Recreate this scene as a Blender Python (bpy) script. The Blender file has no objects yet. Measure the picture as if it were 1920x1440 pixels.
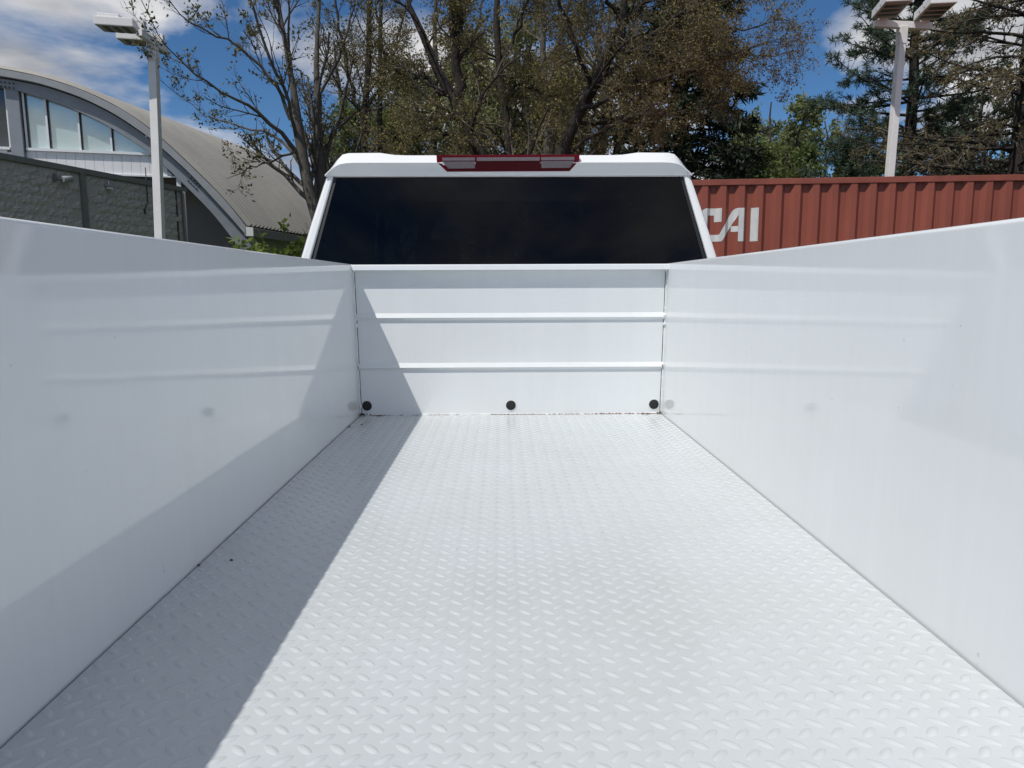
import bpy, bmesh, math, random
import numpy as np
from mathutils import Vector, Matrix

# ------------------------------------------------------------------ camera, sky, sun, exposure
S = bpy.context.scene
COL = S.collection
CAM = np.array([0.0, 0.0, 1.4325])
PITCH, YAW, ROLL, FPX = 0.1386, 0.0135, 0.0037, 1332.0
SUN = Vector((-0.439, -0.48, 1.0)).normalized()          # towards the sun

def cam_axes():
    cy, sy, cp, sp = math.cos(YAW), math.sin(YAW), math.cos(PITCH), math.sin(PITCH)
    f = np.array([sy*cp, cy*cp, -sp]); r = np.array([cy, -sy, 0.0]); u = np.cross(r, f)
    c, s = math.cos(ROLL), math.sin(ROLL)
    return c*r - s*u, c*u + s*r, f
AX = cam_axes()
cd = bpy.data.cameras.new('camera'); cam = bpy.data.objects.new('camera', cd); COL.objects.link(cam)
cd.sensor_width = 36; cd.lens = FPX/1920*36; cd.clip_start = 0.02; cd.clip_end = 3000
m = Matrix.Identity(4)
for i in range(3):
    m[i][0], m[i][1], m[i][2], m[i][3] = AX[0][i], AX[1][i], -AX[2][i], CAM[i]
cam.matrix_world = m
S.camera = cam

S.render.engine = 'CYCLES'
S.view_settings.view_transform = 'Standard'; S.view_settings.look = 'None'
S.view_settings.exposure = 0.06; S.view_settings.gamma = 1.0
S.cycles.use_denoising = True
S.cycles.max_bounces = 10; S.cycles.diffuse_bounces = 7; S.cycles.glossy_bounces = 5
S.cycles.transparent_max_bounces = 12
S.cycles.caustics_reflective = True; S.cycles.blur_glossy = 0.285
S.cycles.sample_clamp_indirect = 20.0

W = bpy.data.worlds.new('World'); S.world = W; W.use_nodes = True
def build_world():
    nt = W.node_tree; N, L = nt.nodes, nt.links
    N.clear()
    out = N.new('ShaderNodeOutputWorld'); bg = N.new('ShaderNodeBackground')
    sky = N.new('ShaderNodeTexSky'); sky.sky_type = 'NISHITA'; sky.sun_disc = False
    sky.sun_elevation = math.asin(SUN.z); sky.sun_rotation = math.atan2(SUN.x, SUN.y) % (2*math.pi)
    sky.air_density = 0.75; sky.dust_density = 0.1; sky.ozone_density = 3.5
    tc = N.new('ShaderNodeTexCoord'); sep = N.new('ShaderNodeSeparateXYZ')
    L.new(tc.outputs['Generated'], sep.inputs[0])
    add = N.new('ShaderNodeMath'); add.operation = 'MAXIMUM'; add.inputs[1].default_value = 0.0
    L.new(sep.outputs['Z'], add.inputs[0])
    ad2 = N.new('ShaderNodeMath'); ad2.operation = 'ADD'; ad2.inputs[1].default_value = 0.16
    L.new(add.outputs[0], ad2.inputs[0])
    dx = N.new('ShaderNodeMath'); dx.operation = 'DIVIDE'; L.new(sep.outputs['X'], dx.inputs[0]); L.new(ad2.outputs[0], dx.inputs[1])
    dy = N.new('ShaderNodeMath'); dy.operation = 'DIVIDE'; L.new(sep.outputs['Y'], dy.inputs[0]); L.new(ad2.outputs[0], dy.inputs[1])
    cb = N.new('ShaderNodeCombineXYZ'); L.new(dx.outputs[0], cb.inputs[0]); L.new(dy.outputs[0], cb.inputs[1])
    mp = N.new('ShaderNodeMapping'); mp.inputs['Location'].default_value = CLOUD_OFFSET
    L.new(cb.outputs[0], mp.inputs[0])
    n1 = N.new('ShaderNodeTexNoise'); n1.inputs['Scale'].default_value = 1.25; n1.inputs['Detail'].default_value = 9
    n1.inputs['Roughness'].default_value = 0.52; n1.inputs['Distortion'].default_value = 0.25
    L.new(mp.outputs[0], n1.inputs['Vector'])
    r1 = N.new('ShaderNodeValToRGB'); r1.color_ramp.elements[0].position = 0.46; r1.color_ramp.elements[1].position = 0.575
    L.new(n1.outputs['Fac'], r1.inputs[0])
    n2 = N.new('ShaderNodeTexNoise'); n2.inputs['Scale'].default_value = 2.6; n2.inputs['Detail'].default_value = 6
    L.new(mp.outputs[0], n2.inputs['Vector'])
    r2 = N.new('ShaderNodeValToRGB')
    r2.color_ramp.elements[0].position = 0.32; r2.color_ramp.elements[0].color = (2.9, 3.05, 3.4, 1)
    r2.color_ramp.elements[1].position = 0.68; r2.color_ramp.elements[1].color = (6.9, 6.9, 7.0, 1)
    L.new(n2.outputs['Fac'], r2.inputs[0])
    hs = N.new('ShaderNodeHueSaturation'); hs.inputs['Saturation'].default_value = 1.2; hs.inputs['Value'].default_value = 0.8
    L.new(sky.outputs[0], hs.inputs['Color'])
    mx = N.new('ShaderNodeMix'); mx.data_type = 'RGBA'
    L.new(r1.outputs[0], mx.inputs[0]); L.new(hs.outputs[0], mx.inputs[6]); L.new(r2.outputs[0], mx.inputs[7])
    L.new(mx.outputs[2], bg.inputs[0]); bg.inputs[1].default_value = 0.11
    L.new(bg.outputs[0], out.inputs[0])
CLOUD_OFFSET = (18.0, 12.9, 0.0)
build_world()

sl = bpy.data.lights.new('sun', 'SUN'); sl.energy = 3.3; sl.angle = math.radians(0.53); sl.color = (1.0, 0.965, 0.91)
so = bpy.data.objects.new('sun', sl); COL.objects.link(so)
so.rotation_euler = (-SUN).to_track_quat('-Z', 'Y').to_euler(); so.location = SUN*30

# ------------------------------------------------------------------ helpers
def ray(px, py):
    a, b = (px-960)/FPX, (720-py)/FPX
    return AX[0]*a + AX[1]*b + AX[2]
def at(px, py, Y):                        # world point on the depth Y that the photograph shows at (px, py)
    d = ray(px, py); return CAM + d*(Y/d[1])

def tag(o, label=None, cat=None, group=None, kind=None):
    if label: o['label'] = label
    if cat: o['category'] = cat
    if group: o['group'] = group
    if kind: o['kind'] = kind
    return o
WL = {}                                   # world place of every object, so that parts can be written in world coordinates
def empty(name, loc=(0, 0, 0)):
    o = bpy.data.objects.new(name, None); COL.objects.link(o); o.location = [float(v) for v in loc]
    o.empty_display_size = 0.2; WL[o.name] = Vector(o.location)
    return o
def link(name, me, parent=None, loc=None):
    o = bpy.data.objects.new(name, me); COL.objects.link(o)
    if loc is not None: o.location = [float(v) for v in loc]
    if parent is not None:
        o.parent = parent; o.matrix_parent_inverse = Matrix.Translation(-WL[parent.name])
    WL[o.name] = Vector(o.location)
    return o
def mesh_np(name, verts, faces, mat=None, smooth=False, mats=None, mat_idx=None):
    """verts (N,3); faces: array (F,3) or (F,4) or list of such arrays"""
    me = bpy.data.meshes.new(name)
    verts = np.ascontiguousarray(verts, dtype=np.float32).reshape(-1, 3)
    fl = faces if isinstance(faces, list) else [faces]
    fl = [np.asarray(f, dtype=np.int32) for f in fl if len(f)]
    loops = np.concatenate([f.ravel() for f in fl]) if fl else np.zeros(0, np.int32)
    sizes = np.concatenate([np.full(len(f), f.shape[1], np.int32) for f in fl])
    starts = np.concatenate([[0], np.cumsum(sizes)[:-1]]).astype(np.int32)
    me.vertices.add(len(verts)); me.vertices.foreach_set('co', verts.ravel())
    me.loops.add(len(loops)); me.loops.foreach_set('vertex_index', loops)
    me.polygons.add(len(sizes)); me.polygons.foreach_set('loop_start', starts)
    if smooth: me.polygons.foreach_set('use_smooth', np.ones(len(sizes), bool))
    for x in (mats or ([mat] if mat else [])): me.materials.append(x)
    if mat_idx is not None: me.polygons.foreach_set('material_index', np.asarray(mat_idx, np.int32))
    me.update(calc_edges=True)
    return me
def mesh_py(name, verts, faces, mat, smooth=False):
    me = bpy.data.meshes.new(name); me.from_pydata([tuple(map(float, v)) for v in verts], [], faces)
    me.materials.append(mat)
    bm = bmesh.new(); bm.from_mesh(me); bmesh.ops.recalc_face_normals(bm, faces=bm.faces); bm.to_mesh(me); bm.free()
    if smooth:
        for p in me.polygons: p.use_smooth = True
    return me
def box(name, c, s, mat, parent=None, bevel=0.0, rotz=0.0, axes=None, seg=2):
    """box centred on c with sizes s; baked in parent space"""
    bm = bmesh.new(); bmesh.ops.create_cube(bm, size=1.0)
    for v in bm.verts: v.co = Vector((v.co.x*s[0], v.co.y*s[1], v.co.z*s[2]))
    if bevel: bmesh.ops.bevel(bm, geom=bm.edges[:], offset=bevel, segments=seg, affect='EDGES', profile=0.7)
    M = Matrix.Identity(3)
    if rotz: M = Matrix.Rotation(rotz, 3, 'Z')
    if axes is not None: M = Matrix([[axes[j][i] for j in range(3)] for i in range(3)])
    for v in bm.verts: v.co = M @ v.co + Vector(c)
    me = bpy.data.meshes.new(name); bm.to_mesh(me); bm.free(); me.materials.append(mat)
    return link(name, me, parent)
def prism(name, outline, vec, mat, parent=None, bevel=0.0, smooth=False):
    """closed outline (3D points, planar) pushed along vec"""
    n = len(outline); a = [Vector(tuple(map(float, p))) for p in outline]; v = Vector(tuple(map(float, vec)))
    V = a + [p + v for p in a]
    F = [tuple(range(n))[::-1], tuple(range(n, 2*n))] + [(i, (i+1) % n, n+(i+1) % n, n+i) for i in range(n)]
    me = mesh_py(name, V, F, mat, smooth)
    if bevel:
        bm = bmesh.new(); bm.from_mesh(me)
        bmesh.ops.bevel(bm, geom=bm.edges[:], offset=bevel, segments=2, affect='EDGES', profile=0.7)
        bm.to_mesh(me); bm.free()
    return link(name, me, parent)
def sweep(name, profile, path_a, path_b, mat, parent=None, smooth=False, closed=False, n=1, thick=0.0):
    """open profile of 3D offsets swept straight from a to b in n steps"""
    a, b = np.array(path_a, float), np.array(path_b, float); P = np.array(profile, float); k = len(P)
    V = np.concatenate([P + a + (b-a)*i/n for i in range(n+1)])
    F = []
    for i in range(n):
        for j in range(k if closed else k-1):
            F.append((i*k+j, i*k+(j+1) % k, (i+1)*k+(j+1) % k, (i+1)*k+j))
    me = mesh_py(name, V, F, mat, smooth)
    return link(name, me, parent)
def cyl(name, a, b, r0, r1, mat, parent=None, n=20, smooth=True):
    a, b = Vector(tuple(map(float, a))), Vector(tuple(map(float, b))); d = (b-a).normalized()
    u = d.orthogonal().normalized(); w = d.cross(u)
    V = []
    for p, r in ((a, r0), (b, r1)):
        V += [p + (u*math.cos(2*math.pi*i/n) + w*math.sin(2*math.pi*i/n))*r for i in range(n)]
    F = [(i, (i+1) % n, n+(i+1) % n, n+i) for i in range(n)] + [tuple(range(n))[::-1], tuple(range(n, 2*n))]
    me = mesh_py(name, V, F, mat)
    if smooth:
        for p in me.polygons: p.use_smooth = len(p.vertices) == 4
    return link(name, me, parent)

# ------------------------------------------------------------------ materials
def nodes(name):
    mt = bpy.data.materials.new(name); mt.use_nodes = True
    nt = mt.node_tree; b = nt.nodes['Principled BSDF']
    return mt, nt, nt.nodes, nt.links, b
def mat(name, col, rough=0.5, metal=0.0, var=0.0, vscale=6.0, bump=0.0, bscale=60.0, stretch=(1, 1, 1), coat=0.0,
        col2=None, detail=6, rvar=0.0, spec=0.5, bdist=0.01):
    mt, nt, N, L, b = nodes(name)
    b.inputs['Base Color'].default_value = (*col, 1); b.inputs['Roughness'].default_value = rough
    b.inputs['Metallic'].default_value = metal; b.inputs['Specular IOR Level'].default_value = spec
    if coat: b.inputs['Coat Weight'].default_value = coat; b.inputs['Coat Roughness'].default_value = 0.06
    tc = N.new('ShaderNodeTexCoord'); mp = N.new('ShaderNodeMapping'); mp.inputs['Scale'].default_value = stretch
    L.new(tc.outputs['Object'], mp.inputs[0])
    if var or col2 or rvar:
        n = N.new('ShaderNodeTexNoise'); n.inputs['Scale'].default_value = vscale; n.inputs['Detail'].default_value = detail
        n.inputs['Roughness'].default_value = 0.6; L.new(mp.outputs[0], n.inputs['Vector'])
        r = N.new('ShaderNodeValToRGB'); r.color_ramp.elements[0].position = 0.3; r.color_ramp.elements[1].position = 0.7
        c2 = col2 or tuple(c*(1+var) for c in col); c1 = tuple(c*(1-var) for c in col) if not col2 else col
        r.color_ramp.elements[0].color = (*c1, 1); r.color_ramp.elements[1].color = (*c2, 1)
        L.new(n.outputs['Fac'], r.inputs[0])
        if var or col2: L.new(r.outputs[0], b.inputs['Base Color'])
        if rvar:
            mr = N.new('ShaderNodeMapRange'); mr.inputs[1].default_value = 0.3; mr.inputs[2].default_value = 0.7
            mr.inputs[3].default_value = rough-rvar; mr.inputs[4].default_value = rough+rvar
            L.new(n.outputs['Fac'], mr.inputs[0]); L.new(mr.outputs[0], b.inputs['Roughness'])
    if bump:
        n = N.new('ShaderNodeTexNoise'); n.inputs['Scale'].default_value = bscale; n.inputs['Detail'].default_value = 5
        L.new(mp.outputs[0], n.inputs['Vector'])
        bu = N.new('ShaderNodeBump'); bu.inputs['Strength'].default_value = bump; bu.inputs['Distance'].default_value = bdist
        L.new(n.outputs['Fac'], bu.inputs['Height']); L.new(bu.outputs[0], b.inputs['Normal'])
    return mt
def leaf_mat(name, c1, c2, trans=0.25, rough=0.6):
    mt, nt, N, L, b = nodes(name)
    g = N.new('ShaderNodeNewGeometry'); r = N.new('ShaderNodeValToRGB')
    r.color_ramp.elements[0].color = (*c1, 1); r.color_ramp.elements[1].color = (*c2, 1)
    L.new(g.outputs['Random Per Island'], r.inputs[0]); L.new(r.outputs[0], b.inputs['Base Color'])
    b.inputs['Roughness'].default_value = rough; b.inputs['Specular IOR Level'].default_value = 0.25
    t = N.new('ShaderNodeBsdfTranslucent'); L.new(r.outputs[0], t.inputs[0])
    mx = N.new('ShaderNodeMixShader'); mx.inputs[0].default_value = trans
    L.new(b.outputs[0], mx.inputs[1]); L.new(t.outputs[0], mx.inputs[2])
    L.new(mx.outputs[0], N['Material Output'].inputs[0])
    return mt
def glass_mat(name, tint, refl_rough=0.01, ior=1.5, boost=1.0):
    mt, nt, N, L, b = nodes(name); N.remove(b)
    tr = N.new('ShaderNodeBsdfTransparent'); tr.inputs[0].default_value = (*tint, 1)
    gl = N.new('ShaderNodeBsdfGlossy'); gl.inputs['Roughness'].default_value = refl_rough
    fr = N.new('ShaderNodeFresnel'); fr.inputs[0].default_value = ior
    mu = N.new('ShaderNodeMath'); mu.operation = 'MULTIPLY'; mu.inputs[1].default_value = boost; mu.use_clamp = True
    L.new(fr.outputs[0], mu.inputs[0])
    mx = N.new('ShaderNodeMixShader'); L.new(mu.outputs[0], mx.inputs[0])
    L.new(tr.outputs[0], mx.inputs[1]); L.new(gl.outputs[0], mx.inputs[2]); L.new(mx.outputs[0], N['Material Output'].inputs[0])
    return mt

# white body paint: sprayed enamel with a little orange peel, faint wipe streaks
def paint_mat(name, col, rough, peel, streak=0.0, scuff=0.05, speck=0.0):
    mt, nt, N, L, b = nodes(name)
    tc = N.new('ShaderNodeTexCoord')
    n = N.new('ShaderNodeTexNoise'); n.inputs['Scale'].default_value = 420; n.inputs['Detail'].default_value = 2
    L.new(tc.outputs['Object'], n.inputs['Vector'])
    n0 = N.new('ShaderNodeTexNoise'); n0.inputs['Scale'].default_value = 5.0; n0.inputs['Detail'].default_value = 2
    L.new(tc.outputs['Object'], n0.inputs['Vector'])
    b.inputs['Specular IOR Level'].default_value = 0.75
    bu = N.new('ShaderNodeBump'); bu.inputs['Strength'].default_value = peel; bu.inputs['Distance'].default_value = 0.0006
    L.new(n.outputs['Fac'], bu.inputs['Height'])
    b0 = N.new('ShaderNodeBump'); b0.inputs['Strength'].default_value = 0.10; b0.inputs['Distance'].default_value = 0.004
    L.new(n0.outputs['Fac'], b0.inputs['Height']); L.new(b0.outputs[0], bu.inputs['Normal'])
    L.new(bu.outputs[0], b.inputs['Normal'])
    mp = N.new('ShaderNodeMapping'); mp.inputs['Scale'].default_value = (26, 26, 1.6); mp.inputs['Rotation'].default_value = (0.12, 0.0, 0.0)
    L.new(tc.outputs['Object'], mp.inputs[0])
    n2 = N.new('ShaderNodeTexNoise'); n2.inputs['Scale'].default_value = 1.0; n2.inputs['Detail'].default_value = 4; n2.inputs['Roughness'].default_value = 0.7
    L.new(mp.outputs[0], n2.inputs['Vector'])
    r = N.new('ShaderNodeValToRGB'); r.color_ramp.elements[0].position = 0.35; r.color_ramp.elements[1].position = 0.75
    r.color_ramp.elements[0].color = (*[c*(1-streak) for c in col], 1); r.color_ramp.elements[1].color = (*[min(0.9, c*(1+streak)) for c in col], 1)
    L.new(n2.outputs['Fac'], r.inputs[0])
    # faint dusty patches, scratches and specks with shapes of their own
    n4 = N.new('ShaderNodeTexNoise'); n4.inputs['Scale'].default_value = 3.2; n4.inputs['Detail'].default_value = 9; n4.inputs['Roughness'].default_value = 0.68
    L.new(tc.outputs['Object'], n4.inputs['Vector'])
    r4 = N.new('ShaderNodeValToRGB'); r4.color_ramp.elements[0].position = 0.33; r4.color_ramp.elements[1].position = 0.62
    r4.color_ramp.elements[0].color = (1-scuff*1.1, 1-scuff*1.2, 1-scuff*1.6, 1); r4.color_ramp.elements[1].color = (1, 1, 1, 1)
    L.new(n4.outputs['Fac'], r4.inputs[0])
    m4 = N.new('ShaderNodeMix'); m4.data_type = 'RGBA'; m4.blend_type = 'MULTIPLY'; m4.inputs[0].default_value = 1.0
    L.new(r.outputs[0], m4.inputs[6]); L.new(r4.outputs[0], m4.inputs[7])
    vo = N.new('ShaderNodeTexNoise'); vo.inputs['Scale'].default_value = 55; vo.inputs['Detail'].default_value = 1
    L.new(tc.outputs['Object'], vo.inputs['Vector'])
    r5 = N.new('ShaderNodeValToRGB'); r5.color_ramp.elements[0].position = 0.79; r5.color_ramp.elements[1].position = 0.83
    r5.color_ramp.elements[0].color = (1, 1, 1, 1); r5.color_ramp.elements[1].color = (1-speck, 1-speck, 1-speck, 1)
    L.new(vo.outputs['Fac'], r5.inputs[0])
    m5 = N.new('ShaderNodeMix'); m5.data_type = 'RGBA'; m5.blend_type = 'MULTIPLY'; m5.inputs[0].default_value = 1.0
    L.new(m4.outputs[2], m5.inputs[6]); L.new(r5.outputs[0], m5.inputs[7])
    L.new(m5.outputs[2], b.inputs['Base Color'])
    mr = N.new('ShaderNodeMapRange'); mr.inputs[1].default_value = 0.3; mr.inputs[2].default_value = 0.7
    mr.inputs[3].default_value = rough*0.8; mr.inputs[4].default_value = rough*1.25
    n3 = N.new('ShaderNodeTexNoise'); n3.inputs['Scale'].default_value = 9; n3.inputs['Detail'].default_value = 5
    L.new(tc.outputs['Object'], n3.inputs['Vector']); L.new(n3.outputs['Fac'], mr.inputs[0]); L.new(mr.outputs[0], b.inputs['Roughness'])
    return mt
M = {}
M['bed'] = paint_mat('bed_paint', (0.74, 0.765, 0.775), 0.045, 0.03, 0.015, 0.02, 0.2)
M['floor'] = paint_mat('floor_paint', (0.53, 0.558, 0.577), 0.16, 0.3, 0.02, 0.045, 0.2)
M['cab'] = mat('cab_paint', (0.78, 0.79, 0.79), 0.22, coat=0.6)
M['black'] = mat('black_rubber', (0.012, 0.012, 0.012), 0.65)
M['gap'] = mat('matt_dark', (0.05, 0.05, 0.05), 0.9)  # plain near-black for open gaps, joints, gaskets, bolts and cable
M['trim'] = mat('black_trim', (0.015, 0.015, 0.016), 0.45)
M['tint'] = glass_mat('tinted_glass', (0.006, 0.0065, 0.007), 0.0, 1.42)
M['clearg'] = glass_mat('clear_glass', (0.55, 0.6, 0.58), 0.0, 1.5)
M['redlens'] = mat('red_lens', (0.13, 0.005, 0.012), 0.3, spec=0.15)
M['redlens2'] = mat('dark_red_lens', (0.065, 0.005, 0.009), 0.35, spec=0.1)
M['whitelens'] = mat('clear_lens', (0.20, 0.165, 0.18), 0.3, spec=0.2, var=0.15, vscale=40, stretch=(6, 1, 1))
M['chrome'] = mat('chrome', (0.75, 0.75, 0.76), 0.12, metal=1.0)
M['interior'] = mat('cab_interior', (0.04, 0.04, 0.042), 0.8)
M['tyre'] = mat('tyre', (0.02, 0.02, 0.02), 0.8)
M['dirt'] = mat('dirt', (0.05, 0.035, 0.02), 0.95, var=0.5, vscale=200)
M['rust'] = mat('rust_stain', (0.13, 0.065, 0.03), 0.9, var=0.5, vscale=120)
M['asphalt'] = mat('asphalt', (0.05, 0.05, 0.052), 0.9, var=0.25, vscale=3, bump=0.4, bscale=90)
M['grass'] = mat('grass', (0.05, 0.085, 0.025), 0.95, var=0.35, vscale=5, bump=0.6, bscale=60)
M['mulch'] = mat('leaf_litter', (0.07, 0.05, 0.03), 0.95, var=0.35, vscale=9, bump=0.6, bscale=60)
M['pole'] = mat('pole_paint', (0.80, 0.785, 0.76), 0.5, var=0.05, vscale=8)
M['lamp_white'] = mat('lamp_white', (0.78, 0.77, 0.75), 0.4)
M['lamp_under'] = mat('lamp_underside', (0.42, 0.38, 0.33), 0.6)
M['lamp_dark'] = mat('lamp_lens_dark', (0.05, 0.045, 0.04), 0.35)
M['bark'] = mat('bark', (0.075, 0.062, 0.05), 0.95, var=0.35, vscale=14, bump=0.8, bscale=30, stretch=(1, 1, 0.25), bdist=0.03)
M['bark2'] = mat('grey_bark', (0.095, 0.085, 0.072), 0.95, var=0.3, vscale=14, bump=0.8, bscale=30, stretch=(1, 1, 0.25), bdist=0.03)
M['barkd'] = mat('dark_bark', (0.030, 0.024, 0.020), 0.95, var=0.3, vscale=14, bump=0.8, bscale=30, stretch=(1, 1, 0.25), bdist=0.03)
M['twig'] = mat('twig', (0.13, 0.108, 0.08), 0.9, var=0.3, vscale=3)
M['twigd'] = mat('dark_twig', (0.05, 0.04, 0.032), 0.9, var=0.3, vscale=3)
M['bud'] = leaf_mat('brown_olive_buds', (0.12, 0.10, 0.03), (0.24, 0.205, 0.075))
M['bud2'] = leaf_mat('olive_young_leaves', (0.075, 0.075, 0.028), (0.17, 0.155, 0.07))
M['budred'] = leaf_mat('rusty_buds', (0.11, 0.085, 0.03), (0.22, 0.175, 0.07))
M['green'] = leaf_mat('fresh_green_leaves', (0.075, 0.105, 0.028), (0.17, 0.205, 0.065), 0.35)
M['greeny'] = leaf_mat('yellow_green_leaves', (0.12, 0.145, 0.05), (0.25, 0.27, 0.12), 0.35)
M['shrub'] = leaf_mat('shrub_leaves', (0.06, 0.10, 0.015), (0.20, 0.26, 0.04), 0.35, 0.45)
M['pine'] = leaf_mat('pine_needles', (0.035, 0.062, 0.04), (0.095, 0.135, 0.085), 0.15)
M['spruce'] = leaf_mat('spruce_needles', (0.012, 0.022, 0.012), (0.032, 0.046, 0.024), 0.1)

# ------------------------------------------------------------------ ground
tag(link('ground', mesh_py('ground', [(-600, -600, 0), (600, -600, 0), (600, 900, 0), (-600, 900, 0)], [(0, 1, 2, 3)], M['asphalt'])),
    'grey asphalt parking lot under the truck', kind='structure')
tag(link('lawn', mesh_py('lawn', [(-14, 9.6, .012), (1.0, 9.2, .012), (1.2, 12.2, .012), (40, 12.2, .012), (60, 120, .012), (-60, 120, .012), (-6, 26, .012)],
    [(0, 1, 2, 3, 4, 5, 6)], M['grass'])), 'lawn strip under the trees', kind='structure')

# ------------------------------------------------------------------ truck: service body
rnd = random.Random(7)
FZ, YW, Y0 = 0.900, 2.9065, 0.32                    # floor height, headboard face, rear end of the bed
XL, XR, XLT, XRT, ZT = -0.5896, 0.6604, -0.6004, 0.6695, 1.5167
truck = empty('service_truck', (0.035, 2.9, 0))
tag(truck, 'white service truck with an open tread-plate bed and dark cab window', 'truck')

def side_profile(xb, xt, sgn):
    r = 0.007; P = [(xb, 0.86), (xt - sgn*0.0, ZT - r)]
    c = (xt + sgn*r, ZT - r)
    for i in range(1, 9):
        a = math.pi/2*i/8; P.append((c[0] - sgn*r*math.cos(a), c[1] + r*math.sin(a)))
    xo = xt + sgn*0.40
    c = (xo - sgn*r, ZT - r)
    for i in range(0, 6):
        a = math.pi/2*i/5; P.append((c[0] + sgn*r*math.sin(a), c[1] + r*math.cos(a)))
    P += [(xo, 0.74), (xb + sgn*0.05, 0.74), (xb + sgn*0.05, 0.86)]
    return P
for xb, xt, sg, lab in ((XL, XLT, -1, None), (XR, XRT, 1, None)):
    prof = [(x, 0, z) for x, z in side_profile(xb, xt, sg)]
    sp = prism('side_panel', [(x, Y0, z) for x, _, z in prof], (0, YW + 0.05 - Y0, 0), M['bed'], truck)
    xo = xt + sg*0.40
    for y0, y1 in ((0.36, 1.02), (1.06, 1.98), (2.02, 2.90)):
        d = box('compartment_door', (xo + sg*0.008, (y0+y1)/2, 1.13), (0.016, y1-y0, 0.70), M['bed'], truck, 0.006)
        box('handle', (xo + sg*0.02, (y0+y1)/2, 1.18), (0.012, 0.12, 0.09), M['chrome'], d, 0.004)

# headboard: one folded sheet with two pressed ribs and a folded top rail
zr1, zr2 = 1.3015, 1.0980
hp = [(YW + 0.03, 0.86), (YW, 0.86), (YW, zr2 - 0.0112), (YW - 0.011, zr2), (YW, zr2 + 0.0185),
      (YW, zr1 - 0.0112), (YW - 0.011, zr1), (YW, zr1 + 0.0185), (YW, 1.4915), (YW - 0.0345, 1.4915), (YW - 0.0355, 1.4925),
      (YW - 0.0330, 1.5105), (YW - 0.0312, 1.5132), (YW - 0.027, 1.5145), (YW + 0.03, 1.5145)]
hb = prism('headboard', [(XL - 0.016, y, z) for y, z in hp], (XR - XL + 0.031, 0, 0), M['bed'], truck)
for (px, py) in ((688, 761), (958, 760), (1226, 758)):
    p = at(px, py, YW); n = 28; R_ = 0.0205
    V, F = [], []
    for k, (rr, dy) in enumerate(((R_*1.16, 0.0), (R_*1.14, -0.0016), (R_*1.04, -0.0018), (R_*1.0, -0.0004))):
        V += [(p[0] + rr*math.cos(2*math.pi*i/n), YW + dy - 0.0003, p[2] + rr*math.sin(2*math.pi*i/n)) for i in range(n)]
    for k in range(3):
        F += [(k*n+i, k*n+(i+1) % n, (k+1)*n+(i+1) % n, (k+1)*n+i) for i in range(n)]
    link('hole_rim', mesh_py('hole_rim', V, F, M['bed'], True), hb)
    V = [(p[0], YW - 0.0030, p[2])]; F = []
    for k, (rr, dy) in enumerate(((R_*0.6, -0.0028), (R_*0.92, -0.0022), (R_*0.99, -0.0008))):
        V += [(p[0] + rr*math.cos(2*math.pi*i/n), YW + dy, p[2] + rr*math.sin(2*math.pi*i/n)) for i in range(n)]
    F += [(0, 1+i, 1+(i+1) % n) for i in range(n)]
    for k in range(2): F += [(1+k*n+i, 1+k*n+(i+1) % n, 1+(k+1)*n+(i+1) % n, 1+(k+1)*n+i) for i in range(n)]
    link('rubber_plug', mesh_py('rubber_plug', V, F, M['black'], True), hb)
# hand-run sealer up each corner and along the floor, weld lumps at the rib ends
def wavy_bead(name, a, b, r, parent, mt, n=46, sides=7, jit=0.35):
    a, b = np.array(a, float), np.array(b, float); T = np.linspace(0, 1, n+1); d = (b-a)/np.linalg.norm(b-a)
    u = np.cross(d, [0.3, 0.5, 0.81]); u /= np.linalg.norm(u); w = np.cross(d, u); V, F = [], []
    for i, t in enumerate(T):
        rr = r*(1 + rnd.uniform(-jit, jit)); c = a + (b-a)*t + u*rnd.uniform(-.25, .25)*r + w*rnd.uniform(-.25, .25)*r
        V += [c + (u*math.cos(2*math.pi*k/sides) + w*math.sin(2*math.pi*k/sides))*rr for k in range(sides)]
    for i in range(n):
        F += [(i*sides+k, i*sides+(k+1) % sides, (i+1)*sides+(k+1) % sides, (i+1)*sides+k) for k in range(sides)]
    return link(name, mesh_py(name, V, F, mt, True), parent)
def lump(name, c, r, parent, mt):
    bm = bmesh.new(); bmesh.ops.create_icosphere(bm, subdivisions=2, radius=1.0)
    for v in bm.verts: v.co = Vector(c) + Vector((v.co.x*r[0], v.co.y*r[1], v.co.z*r[2]))*(1 + rnd.uniform(-.18, .18))
    me = bpy.data.meshes.new(name); bm.to_mesh(me); bm.free(); me.materials.append(mt)
    for p in me.polygons: p.use_smooth = True
    return link(name, me, parent)
def wall_x(sg, z): return (XL + (XLT-XL)*(z-FZ)/(ZT-FZ)) if sg > 0 else (XR + (XRT-XR)*(z-FZ)/(ZT-FZ))
for xb, xt, sg in ((XL, XLT, 1), (XR, XRT, -1)):
    wavy_bead('sealer_bead', (xb + sg*0.0015, YW - 0.0015, FZ), (xt + sg*0.0015, YW - 0.0015, 1.491), 0.0034, truck, M['bed'])
    cyl('corner_joint', (xb + sg*0.0062, YW + 0.0004, FZ), (xt + sg*0.0062, YW + 0.0004, 1.491), 0.0015, 0.0015, M['gap'], truck, 8)
    for z in (zr1 + 0.006, zr2 + 0.006, 1.489, zr1 - 0.03):
        lump('weld_lump', (wall_x(sg, z) + sg*0.004, YW - 0.006, z), (0.006, 0.006, 0.005 + rnd.random()*0.006), hb, M['bed'])
    prism('rib_end_gap', [(wall_x(sg, zr2) + sg*0.0035, YW - 0.0125, zr2 + 0.012), (wall_x(sg, zr2) + sg*0.006, YW - 0.0125, zr2 + 0.004), (wall_x(sg, zr2) + sg*0.0035, YW - 0.0125, zr2 - 0.010)], (0, 0.004, 0), M['gap'], hb)
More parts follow.
